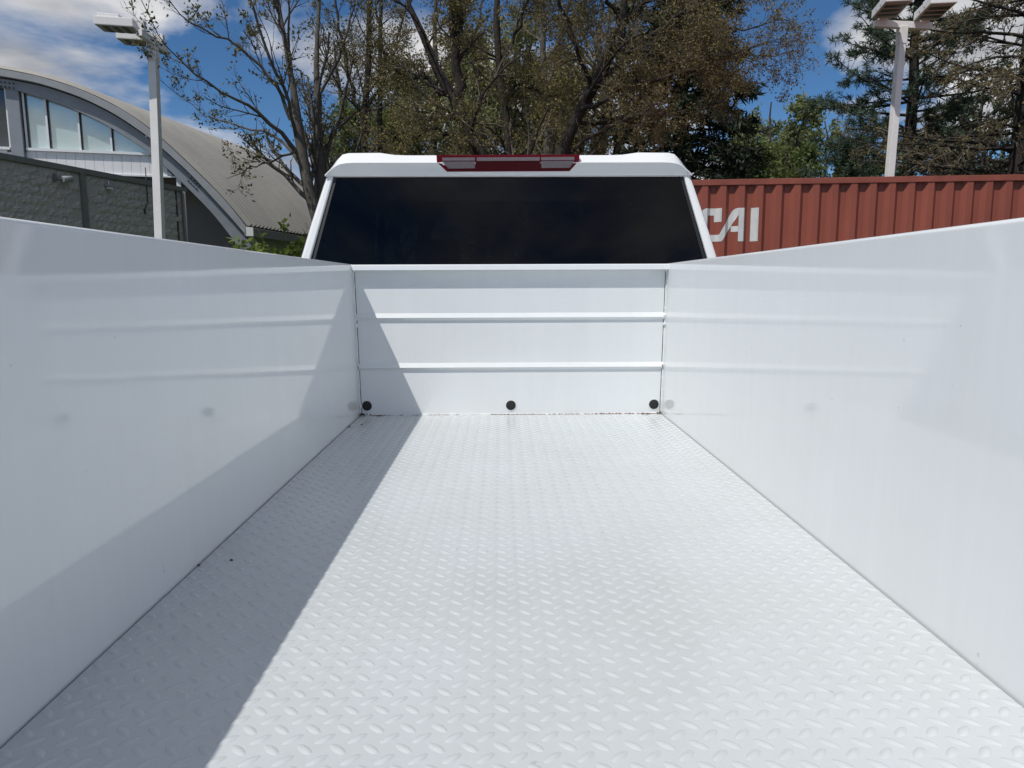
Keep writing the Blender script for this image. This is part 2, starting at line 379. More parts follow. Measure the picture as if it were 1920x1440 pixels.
wavy_bead('sealer_bead', (XL, YW - 0.0012, FZ + 0.0008), (XR, YW - 0.0012, FZ + 0.0008), 0.0026, truck, M['bed'], 120)

# tread-plate floor with real raised lugs
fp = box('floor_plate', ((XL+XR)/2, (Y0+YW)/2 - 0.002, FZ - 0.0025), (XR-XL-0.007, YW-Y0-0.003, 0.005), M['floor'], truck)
box('subfloor', ((XL+XR)/2, (Y0+YW)/2, FZ - 0.03), (XR-XL-0.0005, YW-Y0, 0.04), M['gap'], truck)
def lug_arrays(ang, L=0.0142, Wd=0.0060, H=0.0019):
    nr, ns = (0.0, 0.45, 0.74, 0.91, 1.0), 12
    V, F = [(0, 0, H)], []
    for r in nr[1:]:
        for i in range(ns):
            t = 2*math.pi*i/ns; c, s = math.cos(t), math.sin(t)
            x = L*r*math.copysign(abs(c)**1.0, c); y = Wd*r*math.copysign(abs(s)**1.12, s)
            h = H*(1-r**2.6)**1.15 - (0.00012 if r == 1.0 else 0)
            V.append((x*math.cos(ang)-y*math.sin(ang), x*math.sin(ang)+y*math.cos(ang), h))
    T = [(0, 1+i, 1+(i+1) % ns) for i in range(ns)]; Q = []
    for k in range(3):
        Q += [(1+k*ns+i, 1+(k+1)*ns+i, 1+(k+1)*ns+(i+1) % ns, 1+k*ns+(i+1) % ns) for i in range(ns)]
    return np.array(V), np.array(T), np.array(Q)
PIT = 0.0382
lugs = []
for k, ang in enumerate((math.radians(-42), math.radians(42))):
    off = 0.5*PIT*k
    y = Y0 + 0.02 + off
    while y < YW - 0.016:
        x = XL + 0.014 + off
        while x < XR - 0.012:
            lugs.append((x, y, k)); x += PIT
        y += PIT
def in_view(x, y):
    q = np.array([x, y, FZ]) - CAM; a, b, c = q@AX[0], q@AX[1], q@AX[2]
    return c > 0 and abs(a/c*FPX) < 985 and abs(b/c*FPX) < 745
LG = [lug_arrays(math.radians(-42)), lug_arrays(math.radians(42))]
seen = sorted([l for l in lugs if in_view(l[0], l[1])], key=lambda l: l[1])
near = set(seen[:300])
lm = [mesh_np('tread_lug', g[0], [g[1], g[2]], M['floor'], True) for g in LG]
for x, y, k in seen[:300]:
    link('tread_lug', lm[k], fp, (x, y, FZ))
V, T, Q, b0 = [], [], [], 0
for x, y, k in lugs:
    if (x, y, k) in near: continue
    g = LG[k]; V.append(g[0] + np.array([x, y, FZ])); T.append(g[1] + b0); Q.append(g[2] + b0); b0 += len(g[0])
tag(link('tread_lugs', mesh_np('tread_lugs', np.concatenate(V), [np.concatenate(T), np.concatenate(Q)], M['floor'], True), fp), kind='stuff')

# dirt and leaf crumbs swept into the front of the bed
def flakes(spots, name, matl):
    V, F = [], []
    for (x, y, z, lx, ly, a) in spots:
        n = rnd.randint(6, 9); b = len(V); V.append((x, y, z + 0.0035))
        for i in range(n):
            t = 2*math.pi*i/n; r = rnd.uniform(0.55, 1.15)
            u, w = lx*r*math.cos(t), ly*r*math.sin(t)
            V.append((x + u*math.cos(a) - w*math.sin(a), y + u*math.sin(a) + w*math.cos(a), z))
        F += [(b, b+1+i, b+1+(i+1) % n) for i in range(n)]
    return mesh_py(name, V, F, matl)
def ragged(runs, name, matl):
    """crumbly dirt packed into the joint at the foot of the headboard"""
    V, F = [], []
    for (x0, x1, hmax, gapp) in runs:
        x = x0
        while x < x1:
            w = rnd.uniform(0.004, 0.02); 
            if rnd.random() > gapp:
                n = max(2, int(w/0.0025)); b = len(V)
                for i in range(n+1):
                    e = min(i, n-i)/max(1, n/2); h = hmax*rnd.uniform(.25, 1.0)*min(1, e + .15)
                    xx = x + w*i/n; V += [(xx, YW - 0.0058 - rnd.uniform(0, .004), FZ + 0.0003), (xx, YW - 0.0040, FZ + 0.0008 + h), (xx, YW - 0.0005, FZ + 0.0006 + h*.8)]
                for i in range(n):
                    for j in range(2): F.append((b+3*i+j, b+3*i+3+j, b+3*i+4+j, b+3*i+1+j))
            x += w*rnd.uniform(.8, 1.3)
    return mesh_py(name, V, F, matl)
tag(link('dirt', ragged([(-0.55, -0.42, .002, .5), (-0.40, -0.31, .0015, .6), (-0.31, -0.18, .0016, .45), (-0.05, 0.12, .0026, .2), (0.12, 0.36, .0026, .35), (0.36, 0.60, .0042, .08), (0.56, 0.655, .003, .3)], 'dirt', M['rust'])),
    'brown dirt packed into the front joint of the white bed', 'dirt', kind='stuff')
for k, (cx, nn) in enumerate(((-0.578, 26), (0.650, 9))):
    V, F = [], []
    for i in range(nn):
        sg = 1 if cx < 0 else -1
        c = np.array([cx - sg*.012 + sg*abs(rnd.gauss(0, .016)), YW - 0.004 - abs(rnd.gauss(0, .016)), FZ + 0.001 + abs(rnd.gauss(0, .003))]); b = len(V)
        V += [c + np.array([rnd.uniform(-1, 1), rnd.uniform(-1, 1), rnd.uniform(-.3, 1)])*rnd.uniform(.003, .007) for _ in range(5)]
        F += [(b, b+1, b+2), (b, b+2, b+3), (b, b+3, b+4), (b+1, b+2, b+4), (b+1, b+3, b+4)]
    tag(link('leaf_litter', mesh_py('leaf_litter', V, F, M['dirt'])), ('dark leaf litter heaped in the left front corner of the bed', 'dark leaf litter in the right front corner of the bed')[k], 'litter', kind='stuff')
fl = [(-0.5115, 2.880, 0.0205, 0.004, 0.02), (0.590, 2.882, 0.021, 0.004, -0.03), (-0.543, 2.70, 0.007, 0.005, 0), (-0.583, 2.66, 0.004, 0.009, 0),
      (-0.532, 1.335, 0.005, 0.004, 0.4), (-0.585, 1.31, 0.003, 0.004, 0), (0.47, 2.68, 0.004, 0.004, 0), (-0.26, 0.83, 0.0016, 0.0014, 0), (0.22, 1.05, 0.0016, 0.0012, 0)]
for i, (x, y, lx, ly, a) in enumerate(fl[:6]):
    names = ['flat dark crumb by the left front corner of the bed floor', 'flat dark crumb in front of the right rubber plug', 'small dark crumb nearest the left corner joint on the shaded floor',
             'dark crumb caught in the joint under the left wall near the headboard', 'dark leaf crumb lying alone on the shaded bed floor', 'tiny dark crumb caught in the joint halfway along the left wall']
    tag(link('leaf_crumb', flakes([(x, y, FZ + 0.0014, lx, ly, a)], 'leaf_crumb', M['dirt'])), names[i], 'crumb', 'crumbs on the bed floor')

# ------------------------------------------------------------------ truck: cab
XC = 0.034
def plane_y(z): return 3.06 + 0.25*(z - 1.33)
HW = [(0.55, 0.90), (0.75, 0.97), (1.0, 0.995), (1.2, 0.985), (1.40, 0.945), (1.55, 0.903), (1.70, 0.862), (1.905, 0.800), (1.94, 0.782)]
def hw(z): return float(np.interp(z, [a for a, _ in HW], [b for _, b in HW]))
# rear face: ring between the outer outline and the glass opening
def glass_hw(z): return float(np.interp(z, [1.38, 1.543, 1.905], [0.895, 0.858, 0.764]))
zs = list(np.linspace(1.36, 1.915, 12))
for sg in (-1, 1):
    rows = []
    for z in zs:
        y = plane_y(z); o = hw(z); g = glass_hw(z)
        rows.append([(XC + sg*g, y + 0.026, z), (XC + sg*(g + 0.003), y + 0.004, z), (XC + sg*(g + 0.008), y, z), (XC + sg*(o - 0.016), y, z),
                     (XC + sg*(o - 0.006), y + 0.004, z), (XC + sg*o, y + 0.018, z), (XC + sg*(o + 0.004), y + 0.09, z)])
    V = [p for r in rows for p in r]; k = 7
    F = [(i*k+j, i*k+j+1, (i+1)*k+j+1, (i+1)*k+j) for i in range(len(rows)-1) for j in range(k-1)]
    link('rear_pillar', mesh_py('rear_pillar', V, F, M['cab'], False), truck)
# window rubber and the glass itself
V = []; nx = 16
for z in (1.36, 1.50, 1.64, 1.78, 1.912):
    g = glass_hw(z) + 0.001
    for i in range(nx+1):
        x = -g + 2*g*i/nx; V.append((XC + x, plane_y(z) + 0.012 - 0.018*(x/g)**2*0 + 0.0, z))
F = [(j*(nx+1)+i, j*(nx+1)+i+1, (j+1)*(nx+1)+i+1, (j+1)*(nx+1)+i) for j in range(4) for i in range(nx)]
rw = link('rear_window', mesh_py('rear_window', V, F, M['tint'], True), truck)
for sg in (-1, 1):
    a = [(XC + sg*(glass_hw(z) - d), plane_y(z) + 0.0105, z) for z, d in ((1.37, 0), (1.905, 0), (1.905, 0.012), (1.37, 0.012))]
    link('window_seal', mesh_py('window_seal', a, [(0, 1, 2, 3)], M['trim']), rw)
# lower rear panel of the cab
box('rear_panel', (XC, plane_y(1.0) + 0.03, 0.98), (1.96, 0.04, 0.80), M['cab'], truck, 0.01)
# roof with its rear lip
def ztop(h):
    return float(np.interp(h, [0, 0.44, 0.50, 0.565, 0.70, 0.727, 0.755, 0.782, 0.80], [2.000, 1.999, 2.001, 2.010, 2.009, 2.003, 1.976, 1.941, 1.908]))
def zlip(h):
    return min(float(np.interp(h, [0, 0.69, 0.735, 0.766, 0.80], [1.9565, 1.9565, 1.951, 1.934, 1.9055])), ztop(h) - 0.002)
hs = [0, .15, .3, .42, .45, .475, .50, .53, .565, .62, .67, .70, .715, .727, .741, .755, .769, .782, .791, .80]
xs = [-h for h in hs[::-1][:-1]] + hs
V = []; rows = 9
for x in xs:
    h = abs(x); zt, zl = ztop(h), zlip(h); k = max(0.0, (h - 0.70)/0.10)
    V += [(XC + x, plane_y(1.906) + 0.01, 1.902), (XC + x, plane_y(1.906) - 0.004, 1.9035 + 0.002),
          (XC + x, 3.180 + 0.01*k, zl - 0.004), (XC + x, 3.176 + 0.012*k, zl), (XC + x, 3.180 + 0.01*k, zl + 0.004),
          (XC + x, 3.222, zt - 0.004), (XC + x, 3.245, zt), (XC + x, 4.10, zt + 0.010), (XC + x, 4.62, zt - 0.04)]
F = [(i*rows+j, i*rows+j+1, (i+1)*rows+j+1, (i+1)*rows+j) for i in range(len(xs)-1) for j in range(rows-1)]
roof = link('roof', mesh_py('roof', V, F, M['cab'], False), truck)
me = roof.data
for p in me.polygons: p.use_smooth = True
me.set_sharp_from_angle(angle=math.radians(24))
# high stop lamp let into the lip
YB = 3.170
def bl(px, py, y=YB):
    p = at(px, py, y); yy = y + max(0.0, 1.972 - p[2])*0.38       # the lamp follows the lip back under its edge
    p = at(px, py, yy); return (p[0], yy, p[2])
lamp = prism('stop_lamp', [bl(818, 290.5), bl(1087, 289.5), bl(1086, 301), bl(1068, 321), bl(838, 322), bl(819, 304)], (0, 0.03, 0), M['redlens'], truck, 0.003)
for nm, pts, mt in (('lens', [(892.5, 303), (1012, 302.5), (1014, 316), (1068, 315.5), (1065, 319.5), (842, 320.5), (838, 317), (891, 316.5)], 'redlens2'),
                    ('reversing_lens', [(829, 295.5), (890.5, 295), (890.5, 301), (829.5, 301.5)], 'whitelens'),
                    ('reversing_lens', [(829.5, 303), (890.5, 302.5), (890.5, 315.5), (841, 316)], 'whitelens'),
                    ('lens', [(894, 295), (1012, 294.5), (1012, 301.3), (894, 301.8)], 'whitelens'),
                    ('reversing_lens', [(1015, 294.5), (1077, 294), (1077, 300), (1015, 300.5)], 'whitelens'),
                    ('reversing_lens', [(1015, 302), (1077, 301.5), (1068, 314.5), (1015, 315)], 'whitelens')):
    prism(nm, [bl(a, b, YB - 0.0022) for a, b in pts], (0, 0.01, 0), M[mt], lamp, 0.0006)
# sides, windscreen, bonnet, wheels, seats: what a step to the side would show
def ys_front(z): return 4.98 if z <= 1.42 else 4.98 - (z - 1.42)*1.0
for sg in (-1, 1):
    low = [0.55, 0.75, 1.0, 1.2, 1.40]; V = []
    for z in low:
        V += [(XC + sg*hw(z), plane_y(z) + 0.01, z), (XC + sg*hw(z), 3.9, z), (XC + sg*hw(z), 4.98, z)]
    F = [(i*3+j, i*3+j+1, (i+1)*3+j+1, (i+1)*3+j) for i in range(4) for j in range(2)]
    link('cab_side', mesh_py('cab_side', V, F, M['cab'], True), truck)
    up = [1.40, 1.55, 1.70, 1.86]; V, Fp, Fg = [], [], []
    for z in up:
        a, b = plane_y(z) + 0.02, ys_front(z)
        V += [(XC + sg*(hw(z)+.001), y, z) for y in (a, a + 0.16, 3.95, 4.03, b - 0.10, b)]
    for i in range(3):
        for j in range(5):
            (Fg if j in (1, 3) else Fp).append((i*6+j, i*6+j+1, (i+1)*6+j+1, (i+1)*6+j))
    top = len(V); V += [(XC + sg*(hw(1.91)), y, 1.91) for y in (plane_y(1.86) + 0.02, ys_front(1.86))]
    Fp.append((18, 23, top+1, top))
    link('door_frame', mesh_py('door_frame', V, Fp, M['cab']), truck)
    link('side_window', mesh_py('side_window', V, Fg, M['tint']), truck)
    box('fender', (XC + sg*0.86, 5.75, 0.98), (0.26, 1.62, 0.62), M['cab'], truck, 0.06)
    box('mirror', (XC + sg*1.12, 4.72, 1.50), (0.22, 0.10, 0.30), M['trim'], truck, 0.03)
    for yy in (1.55, 5.55):
        wx = XC + sg*0.92
        t = cyl('wheel', (wx - 0.13, yy, 0.40), (wx + 0.13, yy, 0.40), 0.40, 0.40, M['tyre'], truck, 32)
        cyl('rim', (wx + sg*0.10, yy, 0.40), (wx + sg*0.135, yy, 0.40), 0.23, 0.20, M['chrome'], t, 24)
    box('headrest', (XC + sg*0.40, 4.12, 1.60), (0.26, 0.10, 0.18), M['interior'], truck, 0.04)
    box('seat_back', (XC + sg*0.40, 4.10, 1.22), (0.50, 0.14, 0.60), M['interior'], truck, 0.05)
V = [(XC + sx*hw(z)*0.985, ys_front(z), z) for z in (1.42, 1.93) for sx in (-1, 1)]
link('windscreen', mesh_py('windscreen', V, [(0, 1, 3, 2)], M['clearg']), truck)
box('bonnet', (XC, 5.78, 1.22), (1.66, 1.66, 0.36), M['cab'], truck, 0.08)
box('grille', (XC, 6.62, 1.0), (1.5, 0.08, 0.46), M['trim'], truck, 0.03)
box('dashboard', (XC, 4.78, 1.28), (1.60, 0.40, 0.22), M['interior'], truck, 0.04)
box('cab_floor', (XC, 4.0, 0.60), (1.80, 1.80, 0.10), M['interior'], truck)
box('chassis', (XC, 3.4, 0.62), (0.86, 5.9, 0.20), M['trim'], truck)
box('rear_bumper', (XC, 0.22, 0.72), (1.96, 0.16, 0.16), M['trim'], truck, 0.02)

#NEXT
# ------------------------------------------------------------------ shipping container
M['cont'] = mat('container_red', (0.262, 0.068, 0.042), 0.55, var=0.16, vscale=1.6, bump=0.15, bscale=40, stretch=(1, 1, 0.4))
M['contd'] = mat('container_rail_red', (0.25, 0.067, 0.042), 0.55, var=0.22, vscale=4)
M['letter'] = mat('letter_white', (0.62, 0.62, 0.60), 0.5, var=0.08, vscale=12)
CO = np.array([2.33, 8.60]); CDIR = np.array([0.9945, -0.1045]); CN = np.array([-0.1045, -0.9945])     # face line and outward normal
def cpt(s, d, z): p = CO + CDIR*s + CN*d; return (p[0], p[1], z)       # along the face, out of the face, height
cont = empty('shipping_container', cpt(4.8, -1.2, 0))
tag(cont, 'rust red corrugated shipping container beside the cab with CAI in white', 'container')
C0, C1, CZ0, CZ1 = -1.30, 10.89, 0.08, 2.655
PITCHC, DEP = 0.2125, 0.044
def corr(s):                                                            # 0 on the outer flats, -DEP in the recesses
    t = ((s - 0.052) / PITCHC) % 1.0
    return -DEP*float(np.interp(t, [0, 0.28, 0.48, 0.76, 0.97, 1.0], [0, 0, 1, 1, 0, 0]))
brk = []
k = math.floor((C0)/PITCHC) - 1
while (k*PITCHC + 0.052) < C1:
    for t in (0, 0.28, 0.48, 0.76, 0.97): brk.append(k*PITCHC + 0.052 + t*PITCHC)
    k += 1
brk = [C0 + 0.12] + [b for b in brk if C0 + 0.12 < b < C1 - 0.12] + [C1 - 0.12]
zl = [CZ0 + 0.10, CZ0 + 0.24, CZ1 - 0.125, CZ1 - 0.03]
V = [cpt(s, corr(s) - 0.012, z) for j, z in enumerate(zl) for s in brk]
n = len(brk)
F = [(j*n+i, j*n+i+1, (j+1)*n+i+1, (j+1)*n+i) for j in range(3) for i in range(n-1)]
cw = link('side_wall', mesh_py('side_wall', V, F, M['cont']), cont)
def cbox(name, s0, s1, d0, d1, z0, z1, mt, parent, bev=0.006):
    c = cpt((s0+s1)/2, (d0+d1)/2, (z0+z1)/2)
    return box(name, c, (s1-s0, abs(d1-d0), z1-z0), mt, parent, bev, axes=((CDIR[0], CDIR[1], 0), (-CN[0], -CN[1], 0), (0, 0, 1)))
cbox('top_rail', C0, C1, -0.004, -0.08, CZ1 - 0.068, CZ1, M['contd'], cont)
cbox('bottom_rail', C0, C1, 0.0, -0.08, CZ0, CZ0 + 0.16, M['contd'], cont)
for s0 in (C0, C1 - 0.16): cbox('corner_post', s0, s0 + 0.16, 0.014, -0.16, CZ0, CZ1 + 0.004, M['contd'], cont)
cbox('far_wall', C0 + .05, C1 - .05, -2.40, -2.44, CZ0, CZ1 + 0.006, M['cont'], cont)
for s0 in (C0 + 0.02, C1 - 0.06): cbox('end_wall', s0, s0 + 0.04, -0.1, -2.40, CZ0 + .02, CZ1 - .02, M['cont'], cont)
V, F = [], []; ns = 110                                                   # roof sheet with cross corrugations
for i in range(ns+1):
    s = C0 + (C1-C0)*i/ns; z = CZ1 - 0.010 + (0.016 if i % 4 in (1, 2) else 0)
    V += [cpt(s, -0.03, z), cpt(s, -2.40, z)]
F = [(2*i, 2*i+2, 2*i+3, 2*i+1) for i in range(ns)]
link('roof_sheet', mesh_py('roof_sheet', V, F, M['contd']), cont)
# painted letters follow the corrugations
def face_uv(px, py):
    d = ray(px, py); n3 = np.array([CN[0], CN[1], 0]); p0 = np.array([CO[0], CO[1], 0])
    p = CAM + d*(((p0 - CAM)@n3)/(d@n3)); return float((p[:2]-CO)@CDIR), float(p[2])
uI, zI = face_uv(1280 + 845/6, 300 + 912/6); _, zTop = face_uv(1280 + 855/6, 300 + 534/6)
LH = zTop - zI; US = LH/378.0
def lp(u, v): return (uI + (u - 845)*US, zI + v*LH)
LET = {'letter_i': [[(765, 0), (845, 0), (845, 1), (765, 1)]],
       'letter_a': [[(622, 0), (688, 0), (688, 1), (622, 1)], [(545, .29), (623, .29), (623, .46), (545, .46)],
                    [(405, .20), (432, .0), (440, 0.0), (623, .80), (623, 1.0), (588, .985), (566, .945), (548, .89)]],
       'letter_c': [[(195, 0.15), (215, 0.04), (240, 0.0), (432, 0.0), (412, .205), (274, .205), (274, .79), (350, .79), (350, .59), (430, .59),
                     (430, 1.0), (250, 1.0), (222, .965), (202, .90), (195, .80)]]}
def clip_cols(poly, u):
    zz = []
    for (a, b), (c, d) in zip(poly, poly[1:] + poly[:1]):
        if (a <= u) != (c <= u): zz.append(b + (d-b)*(u-a)/(c-a))
    return sorted(zz)
for nm, polys in LET.items():
    V, F = [], []
    for q, poly in enumerate(polys):
        P = [lp(*p) for p in poly]; us = [p[0] for p in P]; u0, u1 = min(us), max(us)
        cuts = sorted(set([u0, u1] + [b for b in brk if u0 < b < u1] + [u for u in us] + list(np.arange(u0, u1, 0.012))))
        for a, b in zip(cuts[:-1], cuts[1:]):
            if b - a < 1e-6: continue
            A, B = clip_cols(P, a + 1e-7), clip_cols(P, b - 1e-7)
            if len(A) != len(B): continue
            for i in range(0, len(A) - 1, 2):
                k0 = len(V); o = 0.0025 + 0.0006*q
                V += [cpt(a, corr(a) - 0.012 + o, A[i]), cpt(b, corr(b) - 0.012 + o, B[i]), cpt(b, corr(b) - 0.012 + o, B[i+1]), cpt(a, corr(a) - 0.012 + o, A[i+1])]
                F.append((k0, k0+1, k0+2, k0+3))
    link(nm, mesh_py(nm, V, F, M['letter']), cw)

# ------------------------------------------------------------------ light poles
def lamp_head(parent, c, ax, ay, az, L=0.72, Wd=0.40, H=0.165):
    """shoebox lamp: c = middle of the end at the arm, ax = outward, ay = across, az = up"""
    c, ax, ay, az = [np.array(v, float) for v in (c, ax, ay, az)]
    def bx(nm, o, s, mt, par, bev): 
        p = c + ax*o[0] + ay*o[1] + az*o[2]
        return box(nm, p, s, mt, par, bev, axes=(ax, ay, az))
    h = bx('lamp_head', (L*0.5 + 0.08, 0, 0.10), (L, Wd, H*0.75), M['lamp_white'], parent, 0.012)
    bx('driver_cover', (L*0.62 + 0.10, 0, 0.10 + H*0.5), (L*0.56, Wd*0.82, H*0.42), M['lamp_white'], h, 0.012)
    bx('underside', (L*0.5 + 0.08, 0, 0.10 - H*0.385), (L*0.92, Wd*0.90, 0.012), M['lamp_under'], h, 0.002)
    for k in (-1, 0, 1):
        bx('lens_strip', (L*0.5 + 0.08 + k*L*0.25, 0, 0.10 - H*0.435), (L*0.13, Wd*0.78, 0.012), M['lamp_dark'], h, 0.003)
    for k in (-1, 1): bx('bolt', (L*0.6 + k*0.10, -Wd*0.5, 0.10 - H*.1), (0.02, 0.012, 0.02), M['lamp_dark'], h, 0.003)
    bx('bracket', (0.03, 0, 0.10), (0.13, 0.11, 0.17), M['lamp_white'], h, 0.01)
    return h
def light_pole(base, top, wid, rot, arm_dir, head_dir, label, arm_half=0.62, L=0.72, Wd=0.40):
    base, top = np.array(base, float), np.array(top, float)
    o = empty('light_pole', base); tag(o, label, 'light pole', 'parking lot light poles')
    az = (top - base)/np.linalg.norm(top - base)
    ax = np.array([math.cos(rot), math.sin(rot), 0]); ax -= az*(ax@az); ax /= np.linalg.norm(ax); ay = np.cross(az, ax)
    H = np.linalg.norm(top - base)
    box('pole', (base+top)/2 + az*0.15, (wid, wid, H - 0.3), M['pole'], o, 0.008, axes=(ax, ay, az))
    box('pole_base', base + az*0.15, (0.5, 0.5, 0.30), M['pole'], o, 0.02)
    box('collar', top - az*0.04, (wid*1.16, wid*1.16, 0.26), M['pole'], o, 0.006, axes=(ax, ay, az))
    a = np.array(arm_dir, float); a -= az*(a@az); a /= np.linalg.norm(a)
    hd = np.array(head_dir, float); hd -= az*(hd@az); hd /= np.linalg.norm(hd)
    box('arm', top + az*0.12, (2*arm_half, 0.09, 0.10), M['pole'], o, 0.006, axes=(a, np.cross(az, a), az))
    for sg in (-1, 1):
        lamp_head(o, top + az*0.14 + a*sg*(arm_half - 0.12), hd, np.cross(az, hd), az, L, Wd)
    return o
pb, pt = at(300, 445, 12.0), at(287, 93, 12.0); dirn = (pt - pb); base = pb - dirn*(pb[2]/dirn[2])
light_pole(base, pt, 0.125, math.radians(0), (0.0, -1.0, 0), (-1.0, -0.10, 0), 'tall pale light pole in front of the grey block wall', 0.43, 0.56, 0.34)
pb, pt = at(1668, 325, 12.0), at(1691, 62, 12.0); dirn = (pt - pb); base = pb - dirn*(pb[2]/dirn[2])
light_pole(base, pt, 0.108, math.radians(6), (1.0, 0.05, 0), (-0.20, -1.0, 0), 'tall pale light pole standing behind the red container', 0.47, 0.72, 0.37)
pt = at(617, 268, 42.0)
light_pole((pt[0], pt[1], 0), pt, 0.16, 0.3, (0.3, 1, 0), (-1.0, 0.1, 0), 'small far light pole seen between the left tree trunks and the cab', 0.5, 1.1, 0.5)

# ------------------------------------------------------------------ vaulted building and its block annex
M['block'] = mat('split_face_block', (0.44, 0.418, 0.39), 0.95, var=0.14, vscale=7, bump=1.0, bscale=26, bdist=0.03)
M['mortar'] = mat('mortar', (0.40, 0.38, 0.355), 0.95)
M['coping'] = mat('coping_metal', (0.17, 0.17, 0.16), 0.6, var=0.1, vscale=5)
M['steel'] = mat('grey_steel', (0.25, 0.27, 0.295), 0.5, var=0.08, vscale=3)
M['fascia'] = mat('fascia_metal', (0.32, 0.33, 0.34), 0.45, var=0.08, vscale=3)
M['roofm'] = mat('ribbed_roof_metal', (0.37, 0.352, 0.315), 0.5, var=0.10, vscale=1.2, stretch=(1, 1, 0.5))
M['siding'] = mat('white_siding', (0.80, 0.80, 0.80), 0.55, var=0.03, vscale=3)
M['mull'] = mat('white_mullion', (0.80, 0.82, 0.83), 0.45)
M['pane'] = mat('reflecting_pane', (0.58, 0.69, 0.67), 0.05, metal=0.5, var=0.08, vscale=0.8)
M['panedark'] = mat('dark_pane', (0.02, 0.025, 0.03), 0.04, spec=0.7, coat=1.0)
A0 = np.array([-9.715, 14.395]); A1 = np.array([-8.363, 19.373]); AD = (A1-A0)/np.linalg.norm(A1-A0); AN = np.array([AD[1], -AD[0]])
def apt(s, d, z): p = A0 + AD*s + AN*d; return (p[0], p[1], z)
aax = ((AD[0], AD[1], 0), (-AN[0], -AN[1], 0), (0, 0, 1))
annex = empty('block_annex', apt(2.0, -2.0, 0))
tag(annex, 'low grey split-face block building with metal coping behind the left light pole', 'building')
AH, SE = 4.0, 5.16
def abox(name, s0, s1, d0, d1, z0, z1, mt, parent, bev=0.0):
    return box(name, apt((s0+s1)/2, (d0+d1)/2, (z0+z1)/2), (s1-s0, abs(d1-d0), z1-z0), mt, parent, bev, axes=aax)
core = abox('wall', -5, SE, 0.010, -0.35, 0, AH - 0.12, M['mortar'], annex)
abox('roof', -5, 4.6, -0.35, -6.0, AH - 0.35, AH - 0.2, M['coping'], annex)
abox('rear_wall', -5, 4.6, -5.7, -6.0, 0, AH - 0.36, M['mortar'], annex)
abox('coping', -5, 5.20, 0.07, -0.40, AH - 0.12, AH, M['coping'], annex, 0.012)
# rough faced blocks, three shapes shared by all
def block_mesh(seed, L=0.399, H=0.199):
    r = random.Random(seed); nx, nz = 6, 4; V, F = [], []
    for j in range(nz+1):
        for i in range(nx+1):
            e = i in (0, nx) or j in (0, nz)
            V.append((-L/2 + L*i/nx, -(0.010 + r.random()*0.006) if e else -(0.012 + r.random()*0.030), -H/2 + H*j/nz))
    for j in range(nz):
        for i in range(nx): F.append((j*(nx+1)+i, j*(nx+1)+i+1, (j+1)*(nx+1)+i+1, (j+1)*(nx+1)+i))
    b = len(V); c = [0, nx, nz*(nx+1)+nx, nz*(nx+1)]
    V += [(V[q][0], 0.05, V[q][2]) for q in c]
    ring = list(range(0, nx+1)) + [j*(nx+1)+nx for j in range(1, nz+1)] + [nz*(nx+1)+i for i in range(nx-1, -1, -1)] + [j*(nx+1) for j in range(nz-1, 0, -1)]
    F += [tuple([b, b+1] + ring[0:nx+1][::-1])]
    return mesh_py('block', V, F, M['block'])
bms = [block_mesh(i) for i in range(5)]
ang = math.atan2(AD[1], AD[0])
z = AH - 0.12 - 0.1; row = 0
while z > 2.3:
    s = -0.6 + (0.2 if row % 2 else 0)
    while s < SE - 0.2:
        if not (1.80 < s + 0.2 and s - 0.2 < 1.98):
            o = link('block', bms[rnd.randrange(5)], core, apt(s, 0.0 + rnd.uniform(-0.006, 0.006), z)); o.rotation_euler = (0, 0, ang)
        s += 0.4
    z -= 0.2; row += 1
pil = abox('pilaster', 1.80, 1.93, 0.07, -0.05, 0, AH - 0.12, M['coping'], annex, 0.005)
abox('joint', 1.935, 1.985, 0.012, -0.02, 0, AH - 0.12, M['gap'], annex)
abox('joint', 4.78, 4.83, 0.03, -0.02, 0, AH - 0.12, M['gap'], annex)
cyl('downpipe', apt(5.02, 0.08, 0.1), apt(5.02, 0.08, AH - 0.12), 0.05, 0.05, M['coping'], annex, 12)
# camera, wall light and loose cable on the block wall
o = empty('security_camera', apt(1.3, 0.05, 3.68)); tag(o, 'small grey security camera on the block wall', 'camera')
box('wall_plate', apt(1.13, 0.06, 3.70), (0.06, 0.08, 0.14), M['coping'], o, 0.006, axes=aax)
cyl('arm', apt(1.13, 0.10, 3.68), apt(1.25, 0.16, 3.66), 0.025, 0.025, M['coping'], o, 10)
cyl('body', apt(1.22, 0.16, 3.67), apt(1.46, 0.16, 3.71), 0.065, 0.065, M['fascia'], o, 14)
o = empty('wall_light', apt(2.56, 0.05, 3.70)); tag(o, 'small pale box-shaped wall light below the coping', 'wall light')
box('housing', apt(2.56, 0.09, 3.74), (0.16, 0.13, 0.11), M['fascia'], o, 0.012, axes=aax)
box('diffuser', apt(2.56, 0.09, 3.655), (0.11, 0.09, 0.05), M['lamp_white'], o, 0.008, axes=aax)
cyl('cable', apt(3.75, 0.06, 4.3), apt(3.75, 0.06, 3.45), 0.012, 0.012, M['gap'], None, 6)
cb = bpy.data.objects[-1] if False else [o for o in COL.objects if o.name == 'cable'][0]
tag(cb, 'thin dark cable hanging from the coping beside the light pole', 'cable')
cyl('hook', apt(3.75, 0.06, 3.45), apt(3.62, 0.06, 3.30), 0.012, 0.012, M['gap'], cb, 6); cyl('plug', apt(3.62, 0.06, 3.31), apt(3.64, 0.06, 3.18), 0.025, 0.02, M['gap'], cb, 6)

